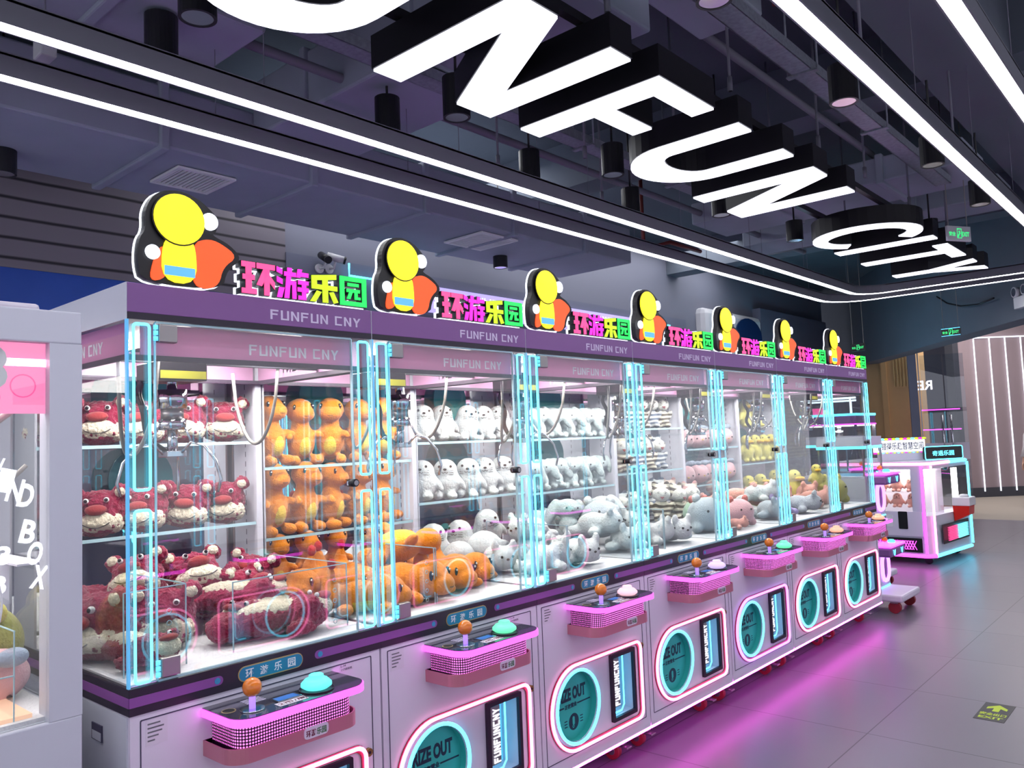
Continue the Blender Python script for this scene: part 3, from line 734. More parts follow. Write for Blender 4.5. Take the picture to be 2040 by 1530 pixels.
def hoses(root):
    t = MB(); pts = []
    for k in range(15):
        s_ = k / 14; pts.append((-.25 - .1 * s_, .10 + .0 * s_ + .42 * s_, 1.87 - .24 * math.sin(PI * s_) ** .8))
    t.tube([(-.3 - .28 * (k / 16), .66 - .02 * k / 16, 1.88 - .27 * (math.sin(PI * k / 16) ** .55)) for k in range(17)], .0065, 'hose_grey', 6)
    t.build('cable_hose', root)
    t = MB(); t.tube([(-.2 - .06 * math.sin(PI * k / 16), .06 + .12 * k / 16, 1.88 - .3 * (math.sin(PI * k / 16) ** .45)) for k in range(17)], .0065, 'hose_grey', 6)
    t.build('cable_hose', root)
def claw(root, x, y, z, S=1.35):
    n0 = len(root.children)
    _claw(root, 0, 0, 0)
    for ch in list(root.children):
        if ch.name.split('.')[0] == 'claw' and 'set' not in ch: ch.location = (x, y, z); ch.scale = (S, S, S); ch['set'] = 1; del ch['set']
def _claw(root, x, y, z):
    t = MB(); t.cyl((x, y, z + .02), (x, y, z - .03), .012, 'chrome', 10); t.cyl((x, y, z - .03), (x, y, z - .075), .034, 'chrome', 22); t.cyl((x, y, z - .075), (x, y, z - .10), .026, 'steel', 20); t.cyl((x, y, z - .1), (x, y, z - .125), .031, 'chrome', 22)
    t.cyl((x, y, z - .125), (x, y, z - .18), .012, 'chrome', 12); t.box(x - .024, x + .024, y - .024, y + .024, z - .19, z - .175, 'chrome', .002); c = t.build('claw', root)
    for k in range(3):
        a = 2 * PI * k / 3 + .5; ca, sa = math.cos(a), math.sin(a)
        pr = [(.022, -.182), (.05, -.155), (.085, -.165), (.115, -.2), (.128, -.245), (.12, -.275)]
        t = MB(); t.tube([(x + ca * r_, y + sa * r_, z + zz) for r_, zz in pr], .0038, 'chrome', 6); t.cyl((x + ca * .03, y + sa * .03, z - .11), (x + ca * .05, y + sa * .05, z - .155), .003, 'chrome', 6)
        t.build('claw_prong', c)
    t = MB(); t.tube([(x - .03, y - .045, z + .02)] + [(x - .035 - .01 * math.sin(k * .5), y - .05 - .012 * math.sin(k * .25), z - .0 - k * .008) for k in range(20)] + [(x - .01, y, z - .185)], .008, 'black_plastic', 8); t.build('spring_cable', c)
def shelf(root, z):
    t = MB(); t.box(-.93, -.735, .012, W - .014, z - .006, z, 'acrylic'); t.box(-.737, -.733, .012, W - .014, z - .008, z + .004, 'glass_edge'); t.build('acrylic_shelf', root)
def guard(root, y0, y1, x0, x1, z1):
    t = MB(); t.box(x0, x0 + .004, y0, y1, .967, z1, 'acrylic'); t.box(x0, x1, y1 - .004, y1, .967, z1, 'acrylic'); t.box(x0, x1, y0, y0 + .004, .967, z1, 'acrylic')
    e = .0016
    for (xx, yy) in ((x0, y0), (x0, y1), (x1, y1)): t.box(xx - e, xx + e, yy - e, yy + e, .967, z1, 'glass_edge')
    t.box(x0 - e, x0 + e, y0, y1, z1 - e, z1 + e, 'glass_edge'); t.box(x0, x1, y1 - e, y1 + e, z1 - e, z1 + e, 'glass_edge')
    for k in range(5): t.tube([(x0 + .03 * 0 - .001, y1 - .05 + .007 * math.cos(a), .99 + k * .035 + .007 * math.sin(a)) for a in [PI / 4 * q for q in range(8)]], .0012, 'glass_edge', 4, True)
    t.build('acrylic_guard', root)

# logo sign and cut-out sign standing on the header
Rr = lambda a, b, c, d: [(a, c), (b, c), (b, d), (a, d)]
HAN = {
 '环': [Rr(0, 4, 8.3, 10), Rr(.3, 3.8, 4.4, 6), Rr(0, 4.4, 0, 1.6), Rr(1.2, 2.9, 1.6, 8.3), Rr(4.5, 10, 8.3, 10), Rr(6.7, 8.3, 0, 8.3), [(6.5, 8.3), (8.2, 8.3), (6.0, 2.8), (4.4, 3.1)], [(8.3, 6.6), (9.9, 4.4), (9.9, 2.2), (8.3, 4.4)]],
 '游': [[(0, 9.9), (1.7, 9.2), (1.7, 7.5), (0, 8.2)], [(0, 6.7), (1.7, 6), (1.7, 4.3), (0, 5)], [(0, 0), (1.5, 0), (2.3, 3.3), (.7, 3.3)], [(3.3, 10), (4.7, 10), (4.7, 8.7), (3.3, 8.7)], Rr(2.3, 6, 7.2, 8.6), [(3, 7.1), (4.4, 7.1), (3.7, 0), (2.3, 0)], Rr(4.3, 6, 4.5, 5.8), Rr(4.8, 6, 0, 4.5), [(6.6, 10), (8, 10), (7.3, 7.2), (6.2, 7.2)], Rr(7.4, 10, 7.6, 9), Rr(6.7, 10, 5, 6.3), Rr(7.9, 9.2, 0, 5), Rr(6.5, 7.8, 2.6, 4), Rr(9.2, 10, 2.6, 4), Rr(6.7, 7.9, 0, 1.3)],
 '乐': [[(.6, 8.7), (9.4, 10), (9.4, 8.3), (.6, 7)], Rr(.6, 2.4, 5.9, 7.2), Rr(.6, 9.7, 4.3, 5.9), Rr(4.4, 6.3, 0, 8.6), [(0, 0), (1.9, 0), (4, 3.4), (2.4, 3.8)], [(6.8, 3.6), (8.3, 3.9), (10, .5), (8.4, 0)]],
 '园': [Rr(0, 1.6, 0, 10), Rr(8.4, 10, 0, 10), Rr(1.6, 8.4, 8.5, 10), Rr(1.6, 8.4, 0, 1.5), Rr(2.9, 7.1, 6.8, 7.9), Rr(2.5, 7.5, 4.7, 5.8), [(3.5, 4.7), (4.7, 4.7), (3.8, 2.3), (2.5, 2.3)], Rr(5.5, 6.6, 2.3, 4.7), Rr(6.6, 7.7, 2.3, 3.2)]}
def put_han(mb, chh, x0, x1, y, z, wd, ht, mat, grow=0.0):
    for p in HAN[chh]:
        q = [(y + u * wd / 10, z + v * ht / 10) for u, v in p]
        if grow: q = inset_poly(q, -grow)
        mb.prism(q, YZ, x0, x1, mat)
def logo_sign(root):
    t = MB(); back = MB()
    sp = [(.345, .116), (.468, .118), (.592, .112), (.712, .112)]
    for (y, wd), chh in zip(sp, ZH):
        put_han(back, chh, -.036, -.027, y, 2.070, wd, .1, 'sign_white', .005)
        put_han(t, chh, -.026, .006, y, 2.070, wd, .1, 'sign_side', .0015)
    t.box(-.03, -.01, .345, .824, 2.0625, 2.069, 'sign_white')
    ls = t.build('logo_sign', root); back.build('sign_halo', ls)
    for (y, wd), chh, cc in zip(sp, ZH, ['sign_rose', 'sign_magenta', 'sign_lime', 'sign_green']):
        f = MB(); put_han(f, chh, .006, .0095, y, 2.070, wd, .1, cc); f.build('sign_character', ls)
def cutout_sign(root):
    """plain lit cut-out of stacked shapes in the colours of the photographed sign"""
    def smooth_poly(p, it=2):
        for _ in range(it):
            q = []
            for i in range(len(p)):
                a, b = p[i], p[(i + 1) % len(p)]
                q += [(a[0] * .75 + b[0] * .25, a[1] * .75 + b[1] * .25), (a[0] * .25 + b[0] * .75, a[1] * .25 + b[1] * .75)]
            p = q
        return p
    head = [(.148 + .076 * math.cos(a), 2.262 + .074 * math.sin(a)) for a in [2 * PI * k / 32 for k in range(32)]]
    body = smooth_poly([(.095, 2.075), (.098, 2.19), (.13, 2.21), (.175, 2.21), (.198, 2.19), (.2, 2.075)])
    fan = smooth_poly([(.185, 2.08), (.19, 2.2), (.235, 2.22), (.275, 2.215), (.335, 2.18), (.285, 2.14), (.272, 2.085), (.23, 2.065)])
    fan2 = smooth_poly([(.06, 2.07), (.075, 2.14), (.1, 2.185), (.118, 2.15), (.112, 2.085)])
    outl = smooth_poly([(.045, 2.065), (.03, 2.12), (.035, 2.19), (.055, 2.22), (.052, 2.28), (.085, 2.335), (.15, 2.352), (.205, 2.34), (.24, 2.318), (.272, 2.29), (.268, 2.245), (.25, 2.235), (.31, 2.215), (.352, 2.175), (.3, 2.135), (.285, 2.07)])
    f = lambda mb, p, d0, d1, m, s=None: mb.prism(p, YZ, d0, d1, m, s)
    t = MB(); f(t, outl, -.024, .002, 'sign_side'); cs = t.build('cutout_sign', root)
    t = MB(); t.ringprism(inset_poly(outl, -.003), inset_poly(outl, .005), YZ, -.032, -.025, 'sign_white'); t.build('sign_halo', cs)
    t = MB(); t.box(-.02, .0, .1, .22, 2.063, 2.072, 'sign_white'); t.build('sign_foot', cs)
    t = MB(); f(t, fan, .002, .006, 'sign_orange'); f(t, fan2, .002, .006, 'sign_orange'); t.build('red_panel', cs)
    t = MB(); f(t, body, .006, .010, 'sign_yellow'); t.box(.0101, .0112, .103, .194, 2.095, 2.122, 'sign_blue'); t.build('yellow_column', cs)
    t = MB(); f(t, inset_poly(head, -.004), .009, .011, 'sign_side'); f(t, head, .011, .014, 'sign_yellow'); t.build('yellow_disc', cs)
    t = MB(); f(t, circle(.242, 2.272, .026, 20), .006, .012, 'sign_white'); t.build('white_disc', cs); t = MB(); f(t, circle(.07, 2.155, .021, 20), .006, .012, 'sign_white'); t.build('white_disc', cs)

# ------------------------------------------------------------------ plush toys (front = +x, origin at the base)
def fused(name, balls, mat, voxel=.007, fuzz=0.0, fs=60, tubes=(), smooth_it=4):
    mb = MB()
    for b in balls: mb.ball(b[0], b[1], mat, b[2] if len(b) > 2 else None, 3)
    for pts, r in tubes: mb.tube(pts, r, mat, 10)
    o = mb.build(name)
    md = o.modifiers.new('r', 'REMESH'); md.mode = 'VOXEL'; md.voxel_size = voxel; md.use_smooth_shade = True
    ms = o.modifiers.new('s', 'SMOOTH'); ms.iterations = smooth_it; ms.factor = .6
    bpy.context.view_layer.update()
    me = bpy.data.meshes.new_from_object(o.evaluated_get(bpy.context.evaluated_depsgraph_get()))
    o.modifiers.clear(); old = o.data; o.data = me; bpy.data.meshes.remove(old); me.name = name
    if not me.materials: me.materials.append(MATS[mat])
    me.materials[0] = MATS[mat]
    if fuzz:
        for v in me.vertices:
            n = noise.noise(v.co * fs) + .6 * noise.noise(v.co * fs * 2.3)
            v.co += v.normal * n * fuzz
    for p in me.polygons: p.use_smooth = True; p.material_index = 0
    return o
def part(name, parent, fn):
    mb = MB(); fn(mb); return mb.build(name, parent)
def eyes(p, x, y, z, r=.007, mat='eye_black', white=0, both=True):
    for s in (-1, 1):
        def f(mb):
            if white: mb.ball((x, s * y, z), white, 'eye_white')
            mb.ball((x + (white * .55 if white else 0), s * y, z), r, mat)
        part('eye', p, f)
PLUSH = {}
def p_bear():
    o = fused('plush_bear', [((-.01, 0, .085), (.062, .076, .068)), ((.0, .066, .142), (.022, .027, .027)), ((.0, -.066, .142), (.022, .027, .027)), ((-.05, 0, .055), (.06, .07, .052)), ((.02, 0, .045), (.05, .075, .042))], 'fur_maroon', .006, .006, 75)
    m_ = fused('muzzle', [((.04, 0, .05), (.036, .06, .036)), ((.02, .045, .045), (.036, .03, .034)), ((.02, -.045, .045), (.036, .03, .034))], 'fur_cream', .005, .0035, 90); m_.parent = o
    part('nose', o, lambda b: b.ball((.06, 0, .092), (.021, .033, .017), 'felt_rust', (0, .3, 0), 3))
    part('mouth', o, lambda b: b.tube([(.079 - abs(k - 5) * .0022, (k - 5) * .008, .036 + .0016 * (k - 5) ** 2 * .35) for k in range(11)], .0016, 'thread', 5))
    for s in (-1, 1): part('inner_ear', o, lambda b: b.ball((.016, s * .066, .142), (.01, .017, .017), 'fur_cream'))
    eyes(o, .048, .03, .122, .006, white=.009)
    return o
def p_bearlong():
    o = fused('plush_bear', [((-.01, 0, .06), (.09, .085, .058)), ((-.14, 0, .055), (.12, .07, .052)), ((-.27, 0, .05), (.06, .06, .048)), ((.0, .075, .1), (.025, .025, .025)), ((.0, -.075, .1), (.025, .025, .025)), ((-.05, .09, .03), (.055, .025, .025)), ((-.05, -.09, .03), (.055, .025, .025))], 'fur_maroon', .008, .006, 70)
    m_ = fused('muzzle', [((.045, 0, .075), (.05, .06, .036)), ((-.13, 0, .075), (.11, .055, .042)), ((-.04, 0, .08), (.07, .05, .034))], 'fur_cream', .006, .0035, 90); m_.parent = o
    part('nose', o, lambda b: b.ball((.062, 0, .108), (.03, .036, .014), 'felt_rust', (0, -.2, 0), 3))
    eyes(o, .03, .032, .118, .006, white=.009)
    return o
def p_dino():
    o = fused('plush_dinosaur', [((.0, 0, .225), (.056, .056, .05)), ((.035, 0, .21), (.042, .046, .034)), ((0, 0, .1), (.052, .058, .075)), ((0, 0, .16), (.036, .038, .05)),
                             ((.035, .045, .022), (.038, .022, .022)), ((.035, -.045, .022), (.038, .022, .022)), ((.03, .06, .125), (.032, .016, .016), (0, .3, .5)), ((.03, -.06, .125), (.032, .016, .016), (0, .3, -.5))],
              'fur_orange', .006, .0012, 60, tubes=[([(-.03, 0, .05), (-.08, .01, .05), (-.11, .03, .08), (-.115, .04, .12)], lambda t: .034 * (1 - t) + .008)])
    part('belly', o, lambda b: b.ball((.022, 0, .088), (.034, .034, .05), 'fur_yellow', None, 3))
    part('tail_tip', o, lambda b: b.ball((-.115, .042, .135), (.014, .014, .018), 'fur_red'))
    for s in (-1, 1):
        part('eye', o, lambda b: (b.ball((.036, s * .036, .238), (.010, .006, .013), 'eye_black', (0, 0, s * .9)), b.ball((.043, s * .040, .243), .0035, 'eye_white', None, 1)))
    part('mouth', o, lambda b: b.tube([(.0775 - abs(k - 4) ** 1.6 * .003, (k - 4) * .009, .202 + abs(k - 4) * .001) for k in range(9)], .0011, 'thread', 4))
    return o
def p_dinolie():
    o = fused('plush_dinosaur', [((.075, 0, .062), (.06, .062, .056)), ((.12, 0, .048), (.036, .046, .032)), ((-.02, 0, .055), (.08, .058, .052)), ((-.075, 0, .05), (.045, .05, .045)), ((.07, .078, .02), (.045, .022, .02), (0, 0, .3)), ((.07, -.078, .02), (.045, .022, .02), (0, 0, -.3)), ((-.07, .08, .022), (.03, .03, .022)), ((-.07, -.08, .022), (.03, .03, .022))],
              'fur_orange', .006, .0012, 60, tubes=[([(-.09, 0, .05), (-.12, 0, .075), (-.125, 0, .11), (-.115, 0, .15)], lambda t: .042 * (1 - t) + .012)])
    part('tail_tip', o, lambda b: b.ball((-.113, 0, .166), (.015, .015, .019), 'fur_red')); part('belly', o, lambda b: b.ball((-.02, 0, .04), (.078, .056, .04), 'fur_yellow', None, 3))
    for s in (-1, 1):
        part('eye', o, lambda b: (b.ball((.112, s * .043, .078), (.010, .006, .015), 'eye_black', (0, 0, s * .9)), b.ball((.119, s * .046, .084), .004, 'eye_white', None, 1)))
    part('mouth', o, lambda b: b.tube([(.1565 - abs(k - 4) ** 1.6 * .003, (k - 4) * .009, .042 + abs(k - 4) * .001) for k in range(9)], .0012, 'thread', 4))
    return o
def p_dinoback():
    o = fused('plush_dinosaur', [((0, 0, .06), (.1, .07, .055)), ((.12, 0, .055), (.055, .058, .05)), ((-.1, .05, .05), (.04, .03, .03)), ((-.1, -.05, .05), (.04, .03, .03)), ((.02, .11, .11), (.02, .07, .02), (.4, 0, 0)), ((.02, -.1, .09), (.02, .06, .02), (-.4, 0, 0))], 'fur_orange', .006, .0012, 60)
    part('belly', o, lambda b: b.ball((0, 0, .075), (.088, .06, .05), 'fur_yellow', None, 3))
    return o
def p_seal():
    o = fused('plush_seal', [((0, 0, .085), (.068, .072, .085)), ((.01, 0, .14), (.058, .06, .058)), ((.0, .078, .075), (.022, .016, .04), (.5, 0, 0)), ((.0, -.078, .075), (.022, .016, .04), (-.5, 0, 0)), ((.06, .035, .02), (.04, .026, .02)), ((.06, -.035, .02), (.04, .026, .02))], 'fur_white', .007, .0012, 60)
    part('nose', o, lambda b: b.ball((.068, 0, .148), (.005, .009, .006), 'eye_black'))
    for s in (-1, 1):
        part('eye', o, lambda b: b.ball((.057, s * .028, .162), .0065, 'eye_black'))
        part('whiskers', o, lambda b: [b.cyl((.062, s * .022, .14 - k * .008), (.052, s * .04, .143 - k * .011), .0011, 'thread', 4) for k in range(3)])
    part('mouth', o, lambda b: b.tube([(.0685 - abs(k - 4) * .0009, (k - 4) * .004, .134 + (1.5 - abs(abs(k - 4) - 2)) * -.003) for k in range(9)], .0012, 'thread', 4))
    return o
def p_longear():
    o = fused('plush_long_eared_toy', [((0, 0, .135), (.056, .07, .052)), ((0, 0, .055), (.045, .05, .05)), ((-.01, .085, .12), (.022, .03, .075), (.45, 0, 0)), ((-.01, -.085, .12), (.022, .03, .075), (-.45, 0, 0)), ((.04, .03, .018), (.03, .02, .018)), ((.04, -.03, .018), (.03, .02, .018))], 'fur_ice', .007, .0012, 60)
    eyes(o, .052, .03, .135, .0045)
    part('mouth', o, lambda b: b.ball((.056, 0, .125), (.003, .005, .003), 'fur_pink'))
    return o
def p_cat(body='fur_striped'):
    o = fused('plush_striped_cat', [((0, 0, .06), (.045, .05, .06)), ((.03, .03, .02), (.03, .02, .02)), ((.03, -.03, .02), (.03, .02, .02)), ((.02, .05, .08), (.015, .015, .035), (-.4, 0, 0)), ((.02, -.05, .08), (.015, .015, .035), (.4, 0, 0)), ((-.012, 0, .155), (.045, .054, .046)), ((-.01, .035, .2), (.01, .017, .02)), ((-.01, -.035, .2), (.01, .017, .02))], body, .006)
    f_ = fused('face', [((.014, 0, .147), (.042, .05, .04))], 'fur_offwhite', .005); f_.parent = o
    part('mouth', o, lambda b: b.prism([(-.012, .137), (.012, .137), (0, .122)], YZ, .052, .057, 'felt_rust'))
    for s in (-1, 1):
        part('eye', o, lambda b: b.tube([(.0535, s * .014, .164), (.0515, s * .026, .159), (.0545, s * .014, .154)], .0015, 'thread', 4))
    return o
def p_pink():
    o = fused('plush_cushion', [((0, 0, .07), (.06, .095, .066)), ((0, .03, .08), (.055, .06, .064)), ((0, -.03, .08), (.055, .06, .064))], 'fur_pink', .007)
    b_ = fused('bow', [((.005, .055, .15), (.022, .034, .022)), ((.005, -.0, .148), (.02, .03, .02)), ((.005, -.055, .15), (.02, .03, .022))], 'fur_greyblue', .006); b_.parent = o
    eyes(o, .055, .045, .07, .006)
    part('nose', o, lambda b: b.ball((.066, 0, .06), (.004, .008, .005), 'fur_bill'))
    return o
def p_duck():
    o = fused('plush_duck', [((0, 0, .08), (.05, .055, .075)), ((.0, 0, .17), (.042, .044, .045)), ((.03, .03, .018), (.03, .02, .016)), ((.03, -.03, .018), (.03, .02, .016)), ((.0, .058, .09), (.02, .014, .04), (.4, 0, 0)), ((.0, -.058, .09), (.02, .014, .04), (-.4, 0, 0))], 'fur_duck', .007)
    part('bill', o, lambda b: b.ball((.048, 0, .16), (.03, .03, .014), 'fur_bill', None, 3))
    eyes(o, .035, .024, .187, .005)
    return o
def p_ball(mat, accent, nm='plush_round_toy'):
    o = fused(nm, [((0, 0, .095), (.1, .11, .095)), ((.03, .08, .03), (.045, .03, .03)), ((.03, -.08, .03), (.045, .03, .03))], mat, .008)
    part('ear', o, lambda b: b.ball((.0, .06, .185), (.02, .024, .028), accent)); part('ear', o, lambda b: b.ball((.0, -.06, .185), (.02, .024, .028), accent))
    eyes(o, .093, .04, .12, .007)
    return o
def p_floppy(mat):
    o = fused('plush_floppy_toy', [((0, 0, .06), (.085, .06, .055)), ((.09, 0, .07), (.055, .055, .052)), ((-.09, .03, .03), (.05, .025, .025)), ((-.09, -.03, .03), (.05, .025, .025)), ((.03, .07, .03), (.03, .04, .022)), ((.03, -.07, .03), (.03, .04, .022)), ((.1, .04, .12), (.015, .018, .03)), ((.1, -.04, .12), (.015, .018, .03))], mat, .008, .0012, 50)
    eyes(o, .138, .024, .08, .006)
    part('nose', o, lambda b: b.ball((.146, 0, .07), (.004, .007, .005), 'thread'))
    return o
KINDS = {'bear': (p_bear, 'maroon plush bear'), 'bearlong': (p_bearlong, 'long maroon plush bear'), 'dino': (p_dino, 'orange dinosaur plush'), 'dinolie': (p_dinolie, 'orange dinosaur plush lying'), 'dinoback': (p_dinoback, 'belly-up orange plush'), 'seal': (p_seal, 'white seal plush'),
         'longear': (p_longear, 'white long-eared plush'), 'cat': (p_cat, 'brown striped cat plush'), 'catblue': (lambda: p_cat('fur_blue_stripe'), 'blue striped cat plush'), 'catrose': (lambda: p_cat('fur_rose_stripe'), 'rose striped cat plush'),
         'pink': (p_pink, 'pink cushion plush'), 'duck': (p_duck, 'yellow duck plush'), 'mint': (lambda: p_ball('fur_mint', 'fur_coral'), 'round mint plush'), 'coral': (lambda: p_ball('fur_pink', 'fur_coral'), 'round pink plush'),
         'greyball': (lambda: p_ball('fur_grey', 'fur_white'), 'round grey plush'), 'whiteflop': (lambda: p_floppy('fur_white'), 'white floppy plush'), 'pinkflop': (lambda: p_floppy('fur_salmon'), 'salmon pink floppy plush'),
         'greyflop': (lambda: p_floppy('fur_grey'), 'pale grey floppy plush'), 'lilacflop': (lambda: p_floppy('fur_lilac'), 'lilac floppy plush'), 'olive': (lambda: p_ball('fur_olive', 'fur_duck'), 'round olive green plush')}
CATS = {'bear': 'plush bear', 'bearlong': 'plush bear', 'dino': 'plush dinosaur', 'dinolie': 'plush dinosaur', 'dinoback': 'plush dinosaur', 'seal': 'plush seal', 'cat': 'plush cat', 'catblue': 'plush cat', 'catrose': 'plush cat', 'duck': 'plush duck'}
YK = [0, .85, 1.687, 2.52, 3.395, 4.26, 5.157, 6.045]
PLACED = []
def put(kind, mi, where, x, y, z, rz=0, tilt=(0, 0), sc=1.0):
    """y is local to machine mi"""
    if kind not in PLUSH: PLUSH[kind] = [KINDS[kind][0](), False]
    pr = PLUSH[kind]
    o = pr[0] if not pr[1] else copy_tree(pr[0]); pr[1] = True
    s = (YK[mi + 1] - YK[mi]) / W
    o.location = (x, YK[mi] + y * s, z); o.rotation_euler = (tilt[0], tilt[1], rz); o.scale = (sc, sc, sc)
    PLACED.append((kind, mi, where, o))
    return o
ORD = ['first', 'second', 'third', 'fourth', 'fifth', 'sixth', 'seventh', 'eighth', 'ninth', 'tenth', 'eleventh', 'twelfth', 'thirteenth', 'fourteenth', 'fifteenth', 'sixteenth']
MACH = ['nearest', 'second', 'third', 'fourth', 'fifth', 'sixth', 'farthest']
def label_plush():
    groups = {}
    for k, mi, wh, o in PLACED: groups.setdefault((k, mi, wh), []).append(o)
    for (k, mi, wh), os_ in groups.items():
        os_.sort(key=lambda o: screen_x(o.location))
        for i, o in enumerate(os_):
            pos = (ORD[i] + ' from left ') if len(os_) > 1 else ''
            where = {'top': 'on top shelf', 'mid': 'on lower shelf', 'low': 'in back floor pile', 'front': 'at front of floor'}[wh]
            tag(o, '%s, %s%s of %s claw machine' % (KINDS[k][1], pos, where, MACH[mi]), CATS.get(k, 'plush toy'), 'plush toys %s of the %s claw machine' % (where, MACH[mi]))
rnd = random.Random(3)
J = lambda a: rnd.uniform(-a, a)
FZ = .969
# nearest machine: maroon bears
for wh, z in (('top', 1.622), ('mid', 1.297)):
    for y in (.09, .25, .41, .57, .73): put('bear', 0, wh, -.82, y, z, -.55 + J(.25), (J(.06), J(.06)), 1.1)
for (x, y, z, r, t, s) in [(-.62, .14, .0, -.6, (0, 0), 1.25), (-.66, .36, 0, -.3, (0, 0), 1.25), (-.66, .58, 0, -.6, (0, .1), 1.2), (-.4, .08, 0, -1.2, (0, 0), 1.3), (-.36, .27, 0, -.5, (0, 0), 1.2),
                           (-.5, .24, .13, -.8, (.2, -.5), 1.1), (-.52, .48, .10, -.2, (.1, -.6), 1.2), (-.62, .69, .06, -.9, (-.2, -.4), 1.1), (-.45, .66, .02, .4, (0, -.5), 1.2)]:
    put('bear', 0, 'low', x, y, FZ + z, r, t, s)
for (x, y, z, r, s, t) in [(-.14, .14, 0, .3, .8, (0, 0)), (-.27, .50, .0, -1.25, .95, (0, 0)), (-.16, .66, .0, 1.35, 1.0, (0, 0)), (-.36, .62, .06, 1.1, .9, (0, 0))]:
    put('bearlong', 0, 'front', x, y, FZ + z, r, t, s)
# second machine: orange dinosaurs
for wh, z in (('top', 1.512), ('mid', 1.222)):
    for k, y in enumerate((.11, .26, .41, .57, .72)): put('dino', 1, wh, -.83, y, z, -.1 + J(.7), (J(.05), J(.06)), 1.1 + J(.03))
for (x, y, z, r, sc_) in [(-.82, .12, 0, -.3, .95), (-.82, .27, 0, -.1, .95), (-.84, .44, 0, -.5, .95), (-.82, .62, 0, -.3, .9)]: put('dino', 1, 'low', x, y, FZ + z, r, (0, 0), sc_)
for (x, y, z, r, sc_) in [(-.62, .14, 0, -.9, 1.2), (-.60, .36, .0, -.2, 1.15), (-.56, .6, .02, -1.0, 1.1)]: put('dinolie', 1, 'low', x, y, FZ + z, r, (0, 0), sc_)
for (x, y, z, r, sc_) in [(-.27, .37, 0, .25, 1.35), (-.30, .60, 0, .0, 1.15), (-.36, .76, 0, .1, 1.15), (-.48, .2, .0, .4, 1.2), (-.22, .12, 0, .9, 1.1)]: put('dinolie', 1, 'front', x, y, FZ + z, r, (0, 0), sc_)
put('dinoback', 1, 'front', -.42, .46, FZ + .115, 1.25, (0, -.15), 1.15)
# third machine: seals
for wh, z in (('top', 1.592), ('mid', 1.297)):
    for y in (.13, .29, .45, .60, .74): put('seal', 2, wh, -.83, y, z, -.5 + J(.5), (J(.08), J(.1)), .98 if wh == 'top' else 1.05)
for (x, y, z, r, t, s) in [(-.8, .16, .0, -.6, (0, 0), 1.1), (-.8, .36, 0, -1.3, (0, 0), 1.1), (-.78, .56, .05, -.4, (.2, .2), 1.1), (-.6, .36, .06, -.5, (.5, 1.2), 1.25), (-.6, .6, .06, -.3, (-.2, 1.2), 1.2), (-.62, .14, .03, -.6, (0, 1.1), 1.1)]:
    put('seal', 2, 'low', x, y, FZ + z, r, t, s)
for (x, y, z, r) in [(-.4, .2, 0, -.5), (-.4, .42, 0, .6), (-.38, .64, 0, -.8), (-.2, .3, 0, 1.4), (-.2, .56, 0, -.3), (-.42, .5, .1, -1.6)]:
    put('whiteflop', 2, 'front', x, y, FZ + z, r, (0, 0), 1.1)
# fourth machine: long-eared white toys
for wh, z in (('top', 1.587), ('mid', 1.282)):
    for y in (.08, .22, .36, .50, .64, .77): put('longear', 3, wh, -.83, y, z, -.6 + J(.3), (J(.12), J(.12)), 1.02)
for (x, y, z, r) in [(-.8, .1, 0, -.5), (-.8, .28, 0, -.7), (-.8, .46, 0, -.4), (-.8, .64, 0, -.6), (-.62, .2, .06, -.5), (-.62, .55, .05, -.9)]:
    put('longear', 3, 'low', x, y, FZ + z, r, (J(.2), J(.3)), 1.15)
put('greyball', 3, 'front', -.5, .36, FZ + .04, -.6, (0, -.2), 1.15)
for (x, y, z, r) in [(-.25, .2, 0, -.6), (-.25, .42, 0, .9), (-.22, .62, 0, -.4), (-.45, .62, .04, -1.2), (-.38, .12, .08, .2)]:
    put('whiteflop', 3, 'front', x, y, FZ + z, r, (0, 0), 1.15)
# fifth machine: striped cats
for y, k in ((.16, 'cat'), (.30, 'catblue'), (.44, 'cat'), (.58, 'catblue'), (.72, 'cat')): put(k, 4, 'top', -.83, y, 1.632, -.5 + J(.3), (0, 0), 1.15)
for y, k in ((.2, 'cat'), (.36, 'catblue'), (.50, 'cat'), (.64, 'catblue')): put(k, 4, 'mid', -.83, y, 1.342, -.5 + J(.3), (0, 0), 1.15)
for (x, y, z, r, k) in [(-.8, .12, 0, -.5, 'catblue'), (-.8, .28, .0, -.4, 'cat'), (-.8, .44, .06, -.6, 'catblue'), (-.8, .6, .06, -.3, 'catblue'), (-.8, .74, .05, -.5, 'catrose'), (-.6, .3, .05, -.9, 'cat'), (-.6, .5, .03, -.2, 'cat'), (-.6, .68, .03, -.6, 'catrose')]:
    put(k, 4, 'low', x, y, FZ + z, r, (0, 0), 1.2)
put('greyball', 4, 'front', -.25, .26, FZ, -.6, (0, 0), 1.15); put('mint', 4, 'front', -.42, .46, FZ, -.3, (0, 0), 1.0); put('coral', 4, 'front', -.22, .62, FZ, -.5, (0, 0), .95); put('pinkflop', 4, 'front', -.16, .45, FZ, .6, (0, 0), .6)
